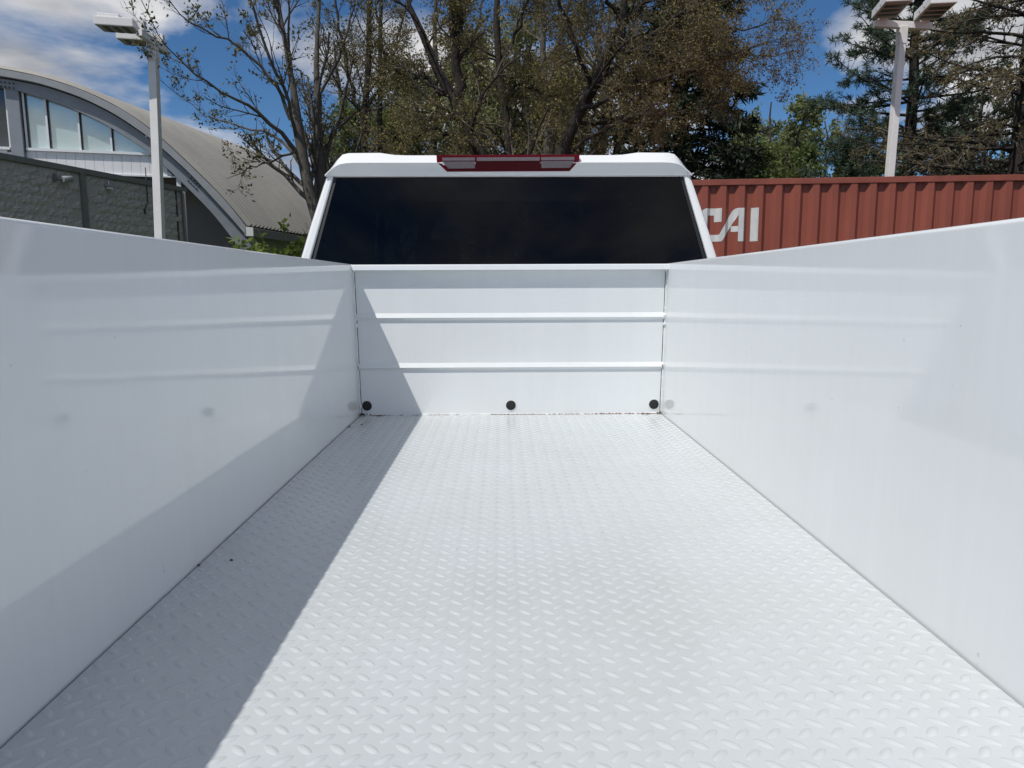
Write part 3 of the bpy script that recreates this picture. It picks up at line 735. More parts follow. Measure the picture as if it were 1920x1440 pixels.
G0 = np.array([-13.1105, 20.4133]); GD = np.array([0.96658, 0.25638]); GN = np.array([GD[1], -GD[0]])     # gable line, outward normal
VA = np.array([0.135, 0.9909])                                                                             # vault axis
def gpt(u, d, z, t=0.0): p = G0 + GD*u + GN*d + VA*t; return (p[0], p[1], z)
UA = -1.6
def curve(pts):
    us = np.array([p[0] - UA for p in pts]); zz = np.array([p[1] for p in pts])
    return us, zz
OUT = curve([(-1.6, 7.27), (-.39, 7.193), (.605, 7.057), (1.622, 6.776), (2.658, 6.283), (3.443, 5.669), (4.175, 4.943), (5.064, 4.001), (5.661, 3.192), (6.05, 2.55)])
MID = curve([(-1.6, 7.09), (-.40, 7.014), (.59, 6.89), (1.607, 6.577), (2.38, 6.194), (3.296, 5.544), (4.228, 4.644), (5.325, 3.341), (6.0, 2.45)])
INN = curve([(-1.6, 6.87), (-.43, 6.779), (.065, 6.688), (1.068, 6.402), (2.091, 5.933), (3.203, 5.20), (3.997, 4.379), (4.745, 3.561), (5.432, 2.56), (6.4, 0.9), (6.9, 0.0)])
def smooth(c, n=60):
    us, zz = c; t = np.concatenate([[0], np.cumsum(np.hypot(np.diff(us), np.diff(zz)))]); T = np.linspace(0, t[-1], n)
    u = np.interp(T, t, us); z = np.interp(T, t, zz)
    for _ in range(5):
        u[1:-1] = (u[:-2] + 2*u[1:-1] + u[2:])/4; z[1:-1] = (z[:-2] + 2*z[1:-1] + z[2:])/4
    return u, z
def both(c, n=60):
    u, z = smooth(c, n); return np.concatenate([UA - u[::-1][:-1], UA + u]), np.concatenate([z[::-1][:-1], z])
hall = empty('vaulted_hall', gpt(-1.6, -4, 0))
tag(hall, 'large hall with a curved ribbed metal roof and glazed arched gable', 'building')
def band(name, ca, cb_, d0, d1, mt, n=60):
    """solid strip between two arch curves"""
    ua, za = both(ca, n); ub, zb = both(cb_, n); V, F = [], []
    for i in range(len(ua)):
        V += [gpt(ua[i], d1, za[i]), gpt(ub[i], d1, zb[i]), gpt(ub[i], d0, zb[i]), gpt(ua[i], d0, za[i])]
    for i in range(len(ua)-1):
        for j in range(4): F.append((4*i+j, 4*i+(j+1) % 4, 4*i+4+(j+1) % 4, 4*i+4+j))
    return link(name, mesh_py(name, V, F, mt), hall)
band('roof_fascia', OUT, MID, -0.05, 0.30, M['fascia'])
MIDB = (MID[0], MID[1] - 0.035)
girder = band('arch_girder', MIDB, INN, -0.15, 0.14, M['steel'], 64)
for (cu, cz, an) in ((-0.20, 6.86, -0.08), (4.32, 4.42, -0.82)):
    for i in range(4):
        for j in range(3):
            du, dz = (i - 1.5)*0.10, (j - 1)*0.11
            u, z = cu + du*math.cos(an) - dz*math.sin(an), cz + du*math.sin(an) + dz*math.cos(an)
            cyl('bolt', gpt(u, 0.13, z), gpt(u, 0.165, z), 0.022, 0.02, M['gap'], girder, 7)
# ribbed roof: ribs run down the curve, spaced along the vault axis
uo, zo = both((OUT[0][:-1], OUT[1][:-1]), 40); VL, NR = 9.2, 38
V, F = [], []
prof = []
for k in range(NR):
    t0 = VL*k/NR; w = VL/NR
    prof += [(t0, 0.0), (t0 + 0.62*w, 0.0), (t0 + 0.70*w, 0.10), (t0 + 0.92*w, 0.10)]
prof.append((VL, 0.0))
nu = len(uo)
du, dz = np.gradient(uo), np.gradient(zo); ln = np.hypot(du, dz); nrm_u, nrm_z = -dz/ln, du/ln
for t, h in prof:
    flare = 1.0 + 0.028*t/VL
    for i in range(nu):
        V.append(gpt(UA + (uo[i]-UA)*flare + nrm_u[i]*(h + 0.02), 0.30, zo[i] + nrm_z[i]*(h + 0.02), t))
q = np.arange(len(prof)-1)[:, None]*nu + np.arange(nu-1)[None, :]
F = np.stack([q, q+1, q+1+nu, q+nu], -1).reshape(-1, 4)
link('roof_sheet', mesh_np('roof_sheet', np.array(V), F, M['roofm']), hall)
# underside and back so that the vault is closed
V2 = [gpt(UA + (uo[i]-UA), 0.28, zo[i] - 0.06, t) for t in (0.05, VL - 0.05) for i in range(nu)]
link('soffit', mesh_py('soffit', V2, [(i, i+1, nu+i+1, nu+i) for i in range(nu-1)], M['steel']), hall)
V3 = [gpt(uo[i], 0.2, zo[i] - 0.07, VL - 0.1) for i in range(nu)] + [gpt(uo[i], 0.2, 0.0, VL - 0.1) for i in range(nu)]
link('back_wall', mesh_py('back_wall', V3, [(i, i+1, nu+i+1, nu+i) for i in range(nu-1)], M['siding']), hall)
ue, ze = uo[-1], zo[-1]
prism('eave_beam', [gpt(ue - 0.02, 0.34, ze - 0.02), gpt(ue + 0.16, 0.34, ze - 0.06), gpt(ue + 0.16, 0.34, ze - 0.30), gpt(ue - 0.06, 0.34, ze - 0.30)], (VA[0]*(VL), VA[1]*VL, 0), M['coping'], hall)
prism('beam_end', [gpt(ue + 0.0, 0.40, ze - 0.03), gpt(ue + 0.20, 0.40, ze - 0.05), gpt(ue + 0.20, 0.40, ze - 0.30), gpt(ue + 0.0, 0.40, ze - 0.30)], (-GN[0]*0.055, -GN[1]*0.055, 0), M['lamp_white'], hall)
prism('side_wall', [gpt(ue - 0.35, -0.4, ze - 0.02), gpt(ue - 0.15, -0.4, ze - 0.02), gpt(ue - 0.15, -0.4, 0), gpt(ue - 0.35, -0.4, 0)], (VA[0]*(VL-1), VA[1]*(VL-1), 0), M['mortar'], hall)
# glazing
def zin(u): uu, zz = both(INN, 64); return float(np.interp(u, uu, zz)) + 0.04
SILL = 5.215
def pane(u0, u1, mt):
    us_ = np.linspace(u0, u1, 7); P = [gpt(u, -0.10, SILL) for u in (u0, u1)] + [gpt(u, -0.10, max(SILL + 0.005, zin(u))) for u in us_[::-1]]
    prism('pane', P, (-GN[0]*0.02, -GN[1]*0.02, 0), mt, hall)
edges = [0.085, 0.605, 1.385, 2.17, 3.20]
for a, b in zip(edges[:-1], edges[1:]): pane(a + 0.02, b - 0.02, M['pane'])
for a, b in ((-1.10, -0.34), (-1.9, -1.14), (-2.7, -1.94)): pane(a, b, M['panedark'])
for u in edges[:-1] + [-0.32, -1.12, -1.92]:
    top = zin(u) + 0.02
    P = [gpt(u - 0.024, 0.0, SILL - 0.02), gpt(u + 0.024, 0.0, SILL - 0.02), gpt(u + 0.024, 0.0, top), gpt(u - 0.024, 0.0, top)]
    prism('mullion', P, (-GN[0]*0.09, -GN[1]*0.09, 0), M['mull'], hall)
    P = [gpt(u + 0.026, -0.02, SILL), gpt(u + 0.045, -0.02, SILL), gpt(u + 0.045, -0.02, top), gpt(u + 0.026, -0.02, top)]
    prism('gasket', P, (-GN[0]*0.06, -GN[1]*0.06, 0), M['gap'], hall)
prism('sill', [gpt(0.06, 0.04, SILL - 0.07), gpt(3.30, 0.04, SILL - 0.07), gpt(3.22, 0.04, SILL), gpt(0.06, 0.04, SILL)], (-GN[0]*0.13, -GN[1]*0.13, 0), M['mull'], hall)
prism('sill', [gpt(-3.0, 0.04, SILL - 0.07), gpt(-0.33, 0.04, SILL - 0.07), gpt(-0.33, 0.04, SILL), gpt(-3.0, 0.04, SILL)], (-GN[0]*0.13, -GN[1]*0.13, 0), M['mull'], hall)
prism('column', [gpt(-0.28, 0.10, 0), gpt(0.02, 0.10, 0), gpt(0.02, 0.10, zin(-0.1) + 0.02), gpt(-0.28, 0.10, zin(-0.2) + 0.02)], (-GN[0]*0.22, -GN[1]*0.22, 0), M['steel'], hall, 0.01)
u = -3.0                                                                                                    # white siding boards under the sill
while u < 3.75:
    w = 0.235; t0, t1 = (min(SILL - 0.075, zin(x) - 0.05) for x in (u, u + w))
    zb = 4.60
    if min(t0, t1) > zb + 0.03 and not (-0.30 < u + w and u < 0.04):
        prism('siding_board', [gpt(u, -0.03, zb), gpt(u + w - 0.006, -0.03, zb), gpt(u + w - 0.006, -0.03, t1), gpt(u, -0.03, t0)], (-GN[0]*0.03, -GN[1]*0.03, 0), M['siding'], hall, 0.004)
    u += w
prism('siding_backing', [gpt(-3.0, -0.065, 4.62), gpt(3.70, -0.065, 4.62), gpt(3.28, -0.065, 5.10), gpt(-3.0, -0.065, 5.10)], (-GN[0]*0.03, -GN[1]*0.03, 0), M['siding'], hall)
prism('siding_trim', [gpt(-3.0, 0.02, 4.55), gpt(3.88, 0.02, 4.55), gpt(3.84, 0.02, 4.595), gpt(-3.0, 0.02, 4.595)], (-GN[0]*0.08, -GN[1]*0.08, 0), M['mull'], hall)
prism('trim_post', [gpt(3.80, 0.02, 4.20), gpt(3.92, 0.02, 4.20), gpt(3.92, 0.02, 4.55), gpt(3.80, 0.02, 4.55)], (-GN[0]*0.08, -GN[1]*0.08, 0), M['mull'], hall)
prism('lower_wall', [gpt(-6.0, -2.6, 0), gpt(5.8, -2.6, 0), gpt(5.0, -2.6, 4.0), gpt(3.9, -2.6, 4.9), gpt(-6.0, -2.6, 4.9)], (-GN[0]*0.1, -GN[1]*0.1, 0), M['mortar'], hall)

# ------------------------------------------------------------------ trees
def norm(v): return v/np.maximum(np.linalg.norm(v, axis=-1, keepdims=True), 1e-9)
def tubes(P, Rr, sides):
    """P (N,K,3), Rr (N,K) -> verts, quads"""
    N_, K = P.shape[:2]
    T = np.empty_like(P); T[:, 1:-1] = P[:, 2:] - P[:, :-2]; T[:, 0] = P[:, 1] - P[:, 0]; T[:, -1] = P[:, -1] - P[:, -2]
    T = norm(T); ref = np.where(np.abs(T[:, :1, 2:3]) > 0.8, np.array([[[1.0, 0, 0]]]), np.array([[[0, 0, 1.0]]]))
    U = norm(np.cross(T, np.broadcast_to(ref, T.shape))); Wv = np.cross(T, U)
    a = np.arange(sides)*2*np.pi/sides
    V = P[:, :, None] + Rr[:, :, None, None]*(U[:, :, None]*np.cos(a)[:, None] + Wv[:, :, None]*np.sin(a)[:, None])
    base = (np.arange(N_)*K*sides)[:, None, None] + (np.arange(K-1)*sides)[None, :, None]; j = np.arange(sides)[None, None]
    j2 = (j+1) % sides
    Q = np.stack([base+j, base+j2, base+j2+sides, base+j+sides], -1).reshape(-1, 4)
    return V.reshape(-1, 3), Q
def grow(rng, st, d, ln, r0, K, wander, trop, tip=0.35):
    N_ = len(st); P = np.empty((N_, K+1, 3)); P[:, 0] = st; d = norm(d)
    for k in range(K):
        d = norm(d + rng.normal(size=d.shape)*wander + np.array([0, 0, 1.0])*np.asarray(trop)*(1.0/K))
        P[:, k+1] = P[:, k] + d*(ln/K)[:, None]
    Rr = r0[:, None]*np.linspace(1, tip, K+1)[None]
    return P, Rr
def spawn(rng, P, Rr, ln, n, t0, t1, ang, ratio, rr, lmin=0.0, taper=0.55):
    N_, K = P.shape[0], P.shape[1]-1
    idx = np.repeat(np.arange(N_), n); t = rng.uniform(t0, t1, len(idx))
    f = t*K; i = np.minimum(f.astype(int), K-1); w = (f-i)[:, None]
    pos = P[idx, i]*(1-w) + P[idx, i+1]*w; tan = norm(P[idx, i+1] - P[idx, i])
    rad = Rr[idx, i]
    rv = rng.normal(size=tan.shape); side = norm(rv - tan*np.sum(rv*tan, -1, keepdims=True))
    a = rng.uniform(ang[0], ang[1], len(idx))[:, None]
    d = tan*np.cos(a) + side*np.sin(a)
    L_ = ln[idx]*rng.uniform(ratio[0], ratio[1], len(idx))*(1 - taper*t); L_ = np.maximum(L_, lmin)
    return pos, d, L_, np.maximum(rad*rr, 0.0025)
def resample(pts, K):
    p = np.array(pts, float); t = np.concatenate([[0], np.cumsum(np.linalg.norm(np.diff(p[:, :3], axis=0), axis=1))]); T = np.linspace(0, t[-1], K+1)
    q = np.stack([np.interp(T, t, p[:, c]) for c in range(4)], -1)
    for _ in range(2): q[1:-1, :3] = (q[:-2, :3] + 2*q[1:-1, :3] + q[2:, :3])/4
    return q, t[-1]
def quads_at(rng, pos, size, flat=0.0, aspect=0.6, dirs=None):
    n = len(pos); a = norm(rng.normal(size=(n, 3)) if dirs is None else dirs)
    b = rng.normal(size=(n, 3)); b = norm(b - a*np.sum(a*b, -1, keepdims=True))
    s = (size*rng.uniform(0.6, 1.4, n))[:, None]
    V = np.stack([pos - b*s*aspect*0.5 + a*s*0.35, pos, pos + b*s*aspect*0.5 + a*s*0.35, pos + a*s], 1).reshape(-1, 3)
    q = np.arange(n)[:, None]*4 + np.arange(4)[None]
    return V, q
def add_twigs(acc, P, Rr, sides):
    V, Q = tubes(P, Rr, sides); acc.append((V, Q))
def joinacc(acc):
    b, Vs, Qs = 0, [], []
    for V, Q in acc: Vs.append(V); Qs.append(Q + b); b += len(V)
    return np.concatenate(Vs), np.concatenate(Qs)
def make_tree(name, label, cat, stems, levels, leaf, bark, twig, seed, group='trees beyond the truck', wob=0.03):
    """stems: lists of (x,y,z,r).  levels: dicts(n,t,ang,ratio,rr,K,wander,trop).  leaf: dict(mat,n,size,spread,level)"""
    rng = np.random.default_rng(seed)
    q0 = [resample(s, 14) for s in stems]
    P = np.stack([q[0][:, :3] for q in q0]); Rr = np.stack([q[0][:, 3] for q in q0]); ln = np.array([q[1] for q in q0])
    P[:, 2:-1] += rng.normal(size=P[:, 2:-1].shape)*wob
    base = stems[0][0]
    o = empty(name, (base[0], base[1], max(0.0, base[2]))); tag(o, label, cat, group)
    trunk, tw = [], []
    add_twigs(trunk, P, Rr, 8)
    cur = (P, Rr, ln); allp = []
    for li, lv in enumerate(levels):
        st, d, L_, r0 = spawn(rng, *cur, lv['n'], *lv['t'], lv['ang'], lv['ratio'], lv['rr'], lv.get('lmin', 0), lv.get('taper', 0.55))
        if 'flat' in lv: d[:, 2] *= lv['flat']
        if 'bias' in lv: d = d + np.array(lv['bias'])
        Pn, Rn = grow(rng, st, d, L_, r0, lv['K'], lv['wander'], lv['trop'], lv.get('tip', 0.35))
        add_twigs(trunk if li == 0 else tw, Pn, Rn, 5 if li == 0 else 3)
        cur = (Pn, Rn, L_); allp.append(cur)
    V, Q = joinacc(trunk); link('trunk', mesh_np('trunk', V, Q, bark, True), o)
    if tw: V, Q = joinacc(tw); link('branches', mesh_np('branches', V, Q, twig, True), o)
    VV = []; 
    for lf in (leaf if isinstance(leaf, list) else [leaf]):
        Pn, Rn, L_ = allp[lf.get('level', -1)]
        N_, K = Pn.shape[0], Pn.shape[1]-1; m_ = lf['n']
        if m_ < 1:
            keep = rng.random(N_) < m_; Pn = Pn[keep]; N_ = len(Pn); m_ = 1
        idx = np.repeat(np.arange(N_), m_); t = rng.uniform(lf.get('t0', 0.25), 1.0, len(idx)) if not lf.get('tipsonly') else np.ones(len(idx))*0.999
        f = t*K; i = np.minimum(f.astype(int), K-1); w = (f-i)[:, None]
        pos = Pn[idx, i]*(1-w) + Pn[idx, i+1]*w; tan = norm(Pn[idx, i+1]-Pn[idx, i])
        c = lf.get('cluster', 1)
        if c > 1:
            pos = np.repeat(pos, c, 0); tan = np.repeat(tan, c, 0)
        pos = pos + rng.normal(size=pos.shape)*lf['spread']
        dirs = norm(rng.normal(size=pos.shape)) + tan*lf.get('along', 0.5)
        VV.append(quads_at(rng, pos, lf['size'], aspect=lf.get('aspect', 0.6), dirs=dirs))
    V, Q = joinacc(VV); link('crown', mesh_np('crown', V, Q, (leaf[0] if isinstance(leaf, list) else leaf)['mat'], False), o)
    return o
def stem(*pts):            # (px, py, depth, radius) as measured on the photograph, turned into real places
    out = []
    for px, py, Y, r in pts:
        p = at(px, py, Y); out.append((p[0], p[1], p[2], r))
    return out
def ground_stem(*pts):     # same, with the first point dropped to the ground below it
    s = stem(*pts); x, y, z, r = s[0]; x2, y2, z2, _ = s[1]
    k = z/max(z2 - z, .3)*0.4
    return [(x - (x2-x)*k, y - (y2-y)*k, 0.0, r*1.25)] + s

LV = lambda n, t, ang, ratio, rr, K, wander, trop, **k: dict(n=n, t=t, ang=ang, ratio=ratio, rr=rr, K=K, wander=wander, trop=trop, **k)
# left tree: two bare leaning stems, limbs reaching up and to the left with tufts of young leaves at the tips
Y = 11.0
t1 = [ground_stem((592, 420, Y, 0.0892), (578, 330, Y, 0.0850), (553, 240, Y, 0.0765), (545, 130, Y, 0.0367), (520, 0, Y, 0.0245), (500, -160, Y, 0.0122)),
      ground_stem((604, 420, Y + .25, 0.0850), (600, 320, Y + .3, 0.0808), (594, 220, Y + .3, 0.0680), (598, 110, Y + .4, 0.0367), (600, -40, Y + .6, 0.0245), (590, -200, Y + .8, 0.0122)),
      stem((560, 290, Y, 0.0367), (520, 240, Y - .3, 0.0306), (460, 195, Y - .7, 0.0214), (390, 155, Y - 1.1, 0.0134), (310, 95, Y - 1.5, 0.0073), (265, 0, Y - 1.9, 0.0043)),
      stem((545, 225, Y, 0.0306), (510, 140, Y - .2, 0.0245), (440, 80, Y - .4, 0.0172), (350, 45, Y - .8, 0.0092), (300, -20, Y - 1, 0.0049)),
      stem((556, 260, Y, 0.0306), (540, 180, Y - .5, 0.0245), (490, 70, Y - .8, 0.0184), (455, -40, Y - 1, 0.0110), (440, -140, Y - 1, 0.0061)),
      stem((575, 325, Y, 0.0306), (520, 250, Y + .4, 0.0214), (450, 240, Y + .7, 0.0134), (380, 215, Y + .9, 0.0073), (300, 150, Y + 1.1, 0.0043)),
      stem((560, 280, Y, 0.0214), (520, 300, Y - .4, 0.0134), (470, 315, Y - .6, 0.0086), (425, 335, Y - .8, 0.0043)),
      stem((545, 130, Y, 0.0275), (530, 60, Y - .4, 0.0184), (505, -20, Y - .6, 0.0122), (490, -120, Y - .6, 0.0061)),
      stem((598, 180, Y + .3, 0.0245), (640, 100, Y + .2, 0.0184), (660, 20, Y + .1, 0.0122), (690, -90, Y, 0.0061))]
make_tree('budding_tree', 'leaning twin-stemmed tree with sparse leaf tufts in front of the curved roof', 'tree', t1,
          [LV(10, (.2, .98), (.35, .85), (.18, .40), .45, 7, .10, .5, lmin=.35), LV(6, (.2, .98), (.3, .9), (.3, .6), .6, 5, .12, .4, lmin=.16), LV(2, (.3, .98), (.3, .9), (.4, .7), .7, 3, .15, .2, lmin=.08)],
          [dict(mat=M['bud2'], n=.22, size=.05, spread=.03, level=2, tipsonly=True, cluster=8, along=.6, aspect=.5), dict(mat=M['bud2'], n=.32, size=.05, spread=.03, level=1, tipsonly=True, cluster=9)], M['bark2'], M['twigd'], 3, wob=.015)
# slender trunks behind it
Y = 13.0
make_tree('slender_tree', 'slender dark trunks with fine olive buds just left of the cab roof', 'tree',
          [ground_stem((690, 330, Y, 0.0624), (682, 220, Y, 0.0585), (688, 110, Y, 0.0507), (697, 0, Y, 0.0429), (700, -160, Y, 0.0234)),
           ground_stem((716, 330, Y + .4, 0.0546), (714, 200, Y + .4, 0.0507), (705, 100, Y + .4, 0.0390), (720, -20, Y + .4, 0.0312), (716, -150, Y + .4, 0.0156)),
           stem((684, 250, Y, 0.0390), (660, 160, Y, 0.0312), (640, 60, Y, 0.0234), (620, -60, Y, 0.0156)),
           stem((690, 200, Y, 0.0312), (730, 120, Y, 0.0234), (760, 20, Y, 0.0156), (775, -80, Y, 0.0094))],
          [LV(16, (.2, .98), (.5, 1.2), (.14, .32), .3, 6, .16, .35, lmin=.4), LV(8, (.15, .98), (.4, 1.1), (.35, .65), .55, 4, .18, .1, lmin=.15), LV(4, (.2, 1), (.4, 1.1), (.4, .7), .6, 3, .2, 0, lmin=.08)],
          dict(mat=M['bud2'], n=3, size=.036, spread=.03, cluster=1), M['barkd'], M['twig'], 5)
# the dark forked tree behind the cab
Y = 10.8
make_tree('forked_tree', 'dark forked trunk leaning behind the stop lamp of the cab', 'tree',
          [ground_stem((915, 330, Y, 0.1170), (893, 270, Y, 0.1092), (862, 200, Y, 0.0858), (838, 165, Y, 0.0702), (800, 100, Y, 0.0546), (765, 20, Y, 0.0390), (745, -120, Y, 0.0234)),
           stem((862, 200, Y, 0.0702), (861, 130, Y - .1, 0.0663), (857, 60, Y - .1, 0.0585), (835, 0, Y - .2, 0.0468), (815, -130, Y - .2, 0.0234)),
           stem((858, 80, Y - .1, 0.0390), (868, 0, Y + .2, 0.0351), (880, -120, Y + .3, 0.0156)),
           stem((905, 290, Y, 0.0468), (860, 250, Y - .3, 0.0390), (800, 240, Y - .5, 0.0273), (760, 270, Y - .7, 0.0195), (720, 285, Y - .8, 0.0094)),
           stem((850, 185, Y, 0.0390), (800, 150, Y + .3, 0.0312), (740, 130, Y + .5, 0.0195), (690, 60, Y + .6, 0.0094))],
          [LV(22, (.2, .98), (.6, 1.3), (.16, .36), .27, 6, .17, .15, lmin=.5), LV(10, (.1, .98), (.5, 1.2), (.35, .7), .5, 4, .2, 0, lmin=.18), LV(4, (.1, 1), (.5, 1.2), (.4, .7), .6, 3, .22, 0, lmin=.09)],
          dict(mat=M['bud'], n=6, size=.030, spread=.03), M['barkd'], M['twig'], 8)
Y = 12.5
make_tree('straight_tree', 'straight dark trunk rising behind the middle of the stop lamp', 'tree',
          [ground_stem((954, 330, Y, 0.0663), (951, 220, Y, 0.0624), (945, 140, Y, 0.0585), (936, 60, Y, 0.0546), (930, -20, Y, 0.0468), (925, -160, Y, 0.0234)),
           stem((942, 110, Y, 0.0351), (975, 50, Y, 0.0273), (1000, -40, Y, 0.0156), (1010, -130, Y, 0.0078)),
           stem((948, 140, Y, 0.0312), (985, 160, Y - .6, 0.0273), (1020, 180, Y - 1, 0.0218), (1060, 210, Y - 1.2, 0.0117))],
          [LV(24, (.2, .98), (.6, 1.3), (.16, .34), .3, 6, .17, .15, lmin=.5), LV(9, (.1, .98), (.5, 1.2), (.35, .7), .5, 4, .2, 0, lmin=.18), LV(4, (.1, 1), (.5, 1.2), (.4, .7), .6, 3, .22, 0, lmin=.09)],
          dict(mat=M['bud'], n=6, size=.032, spread=.03), M['barkd'], M['twig'], 11)
Y = 15.0
make_tree('pale_tree', 'pale grey upright trunk among the brown budding branches', 'tree',
          [ground_stem((1030, 330, Y, .07), (1022, 200, Y, .065), (1017, 100, Y, .06), (1012, 0, Y, .05), (1010, -140, Y, .03)),
           stem((1022, 180, Y, .04), (1045, 80, Y, .035), (1068, 0, Y, .03), (1090, -120, Y, .015))],
          [LV(20, (.1, .98), (.5, 1.2), (.16, .32), .4, 6, .17, .25, lmin=.5), LV(9, (.1, .98), (.5, 1.2), (.35, .7), .5, 4, .2, 0, lmin=.18), LV(3, (.1, 1), (.5, 1.2), (.4, .7), .6, 3, .22, 0, lmin=.09)],
          dict(mat=M['bud'], n=6, size=.042, spread=.04), M['bark2'], M['twig'], 13)
# big spreading tree right of centre
Y = 11.2
make_tree('spreading_tree', 'big spreading tree with dense brown buds above the cab and container', 'tree',
          [ground_stem((1040, 330, Y, 0.1014), (1062, 240, Y, 0.0936), (1110, 160, Y, 0.0780), (1150, 90, Y, 0.0663), (1180, 10, Y, 0.0507), (1200, -130, Y, 0.0273)),
           stem((1095, 180, Y, 0.0468), (1150, 120, Y - .2, 0.0429), (1220, 60, Y - .3, 0.0351), (1310, 10, Y - .4, 0.0234), (1420, -40, Y - .4, 0.0117)),
           stem((1080, 210, Y, 0.0390), (1150, 175, Y - .5, 0.0351), (1240, 150, Y - .8, 0.0273), (1340, 120, Y - 1, 0.0172), (1440, 80, Y - 1.1, 0.0078)),
           stem((1150, 100, Y, 0.0351), (1180, 90, Y - .4, 0.0312), (1260, 95, Y - .7, 0.0234), (1350, 60, Y - .9, 0.0140), (1480, 40, Y - 1, 0.0062)),
           stem((1140, 130, Y, 0.0351), (1190, 140, Y - .5, 0.0273), (1215, 200, Y - .9, 0.0195), (1200, 240, Y - 1.1, 0.0117)),
           stem((1070, 230, Y, 0.0351), (1160, 230, Y + .4, 0.0273), (1260, 215, Y + .5, 0.0172), (1350, 190, Y + .6, 0.0078)),
           stem((1170, 40, Y, 0.0351), (1250, -20, Y, 0.0273), (1350, -70, Y, 0.0156)),
           stem((1170, 40, Y, 0.0351), (1130, -20, Y - .3, 0.0273), (1080, -90, Y - .3, 0.0156)),
           stem((1110, 160, Y, 0.0351), (1080, 90, Y - .3, 0.0273), (1050, 10, Y - .5, 0.0195), (1040, -80, Y - .5, 0.0094)),
           stem((1200, 70, Y - .2, 0.0234), (1290, 60, Y - .6, 0.0195), (1400, 110, Y - .9, 0.0094), (1500, 95, Y - 1, 0.0047))],
          [LV(20, (.15, .98), (.5, 1.3), (.18, .40), .3, 7, .16, -.05, lmin=.6), LV(11, (.1, .98), (.5, 1.2), (.35, .7), .5, 4, .2, -.15, lmin=.2), LV(4, (.1, 1), (.5, 1.2), (.4, .7), .6, 3, .22, -.1, lmin=.09)],
          dict(mat=M['budred'], n=5, size=.030, spread=.03), M['barkd'], M['twig'], 17)
# dark spruce behind it
def conifer(name, label, base, H, R0, nwh, needle, seed, droop=-.35, dens=14, size=.16, bark='barkd', z0=.06, per=9, up=0.0, aspect=.16, tilt=(0, 0), power=.8, lenj=(.75, 1.1), spread=.05, tw=8, tn=.1):
    rng = np.random.default_rng(seed); base = np.array(base, float)
    o = empty(name, base); tag(o, label, 'tree', 'trees beyond the truck')
    K = 12; zz = np.linspace(0, 1, K+1); P = np.zeros((1, K+1, 3)); P[0, :, 2] = zz*H; P[0, :, 0] = tilt[0]*zz; P[0, :, 1] = tilt[1]*zz
    P[0, 1:-1, :2] += rng.normal(size=(K-1, 2))*.04; P += base
    Rr = (0.018*H*(1-zz*.93))[None]
    n = nwh*per; h = (np.arange(n)/n)*(1-z0) + z0; h = np.clip(h + rng.normal(size=n)*.01, z0*.8, .985)
    az = np.arange(n)*2.399 + rng.normal(size=n)*.4
    st = np.stack([np.interp(h, zz, P[0, :, c]) for c in range(3)], -1)
    d = np.stack([np.cos(az), np.sin(az), up + rng.normal(size=n)*.12 + (h-.5)*.5], -1)
    L_ = R0*(1-h)**power*rng.uniform(*lenj, n) + .15
    P1, R1 = grow(rng, st, d, L_, .012 + .010*L_, 6, .07, droop, .25)
    acc = []; add_twigs(acc, P, Rr, 8); add_twigs(acc, P1, R1, 4)
    V, Q = joinacc(acc); link('trunk', mesh_np('trunk', V, Q, M[bark], True), o)
    st, d, L2, r2 = spawn(rng, P1, R1, L_, tw, .12, 1.0, (.5, 1.1), (.14, .38), .5, .15)
    d[:, 2] *= .45
    P2, R2 = grow(rng, st, d, L2, r2, 4, .1, droop*.6, .4)
    acc = []; add_twigs(acc, P2, R2, 3); V, Q = joinacc(acc); link('branches', mesh_np('branches', V, Q, M['twigd'], True), o)
    idx = np.repeat(np.arange(len(P2)), dens); t = rng.uniform(tn, 1, len(idx)); f = t*4; i = np.minimum(f.astype(int), 3); w = (f-i)[:, None]
    pos = P2[idx, i]*(1-w) + P2[idx, i+1]*w; tan = norm(P2[idx, i+1]-P2[idx, i])
    pos += rng.normal(size=pos.shape)*spread*.3
    dirs = tan*.6 + norm(rng.normal(size=pos.shape))
    V, Q = quads_at(rng, pos, size, aspect=aspect, dirs=dirs); link('crown', mesh_np('crown', V, Q, needle, False), o)
    return o
p = at(1275, 330, 15.5); conifer('spruce_tree', 'dense dark spruce behind the brown spreading tree', (p[0], p[1], 0), 11.5, 2.3, 34, M['spruce'], 21, dens=22, size=.17, aspect=.22, tw=10)
# white pine behind the right pole
p = at(1700, 325, 19.0); conifer('pine_tree', 'tall blue-green pine with open tufted boughs behind the light pole', (p[0], p[1], 0), 13.0, 3.3, 17, M['pine'], 23, droop=.3, dens=42, size=.15, per=8, up=.12, aspect=.12, z0=.12, power=.5, lenj=(.5, 1.2), spread=.05, tw=18, tn=.5)
p = at(1590, 325, 24.0); conifer('young_pine_tree', 'lower dark green pine above the middle of the container', (p[0], p[1], 0), 6.0, 3.2, 14, M['pine'], 29, droop=.15, dens=34, size=.17, per=7, up=.1, aspect=.12, z0=.08, power=.6, tw=13, tn=.4)
p = at(1385, 325, 21.0); conifer('hemlock_tree', 'soft dark evergreen between the spruce and the pale green trees', (p[0], p[1], 0), 5.2, 2.0, 16, M['spruce'], 31, droop=-.2, dens=20, size=.16, per=6, aspect=.2)
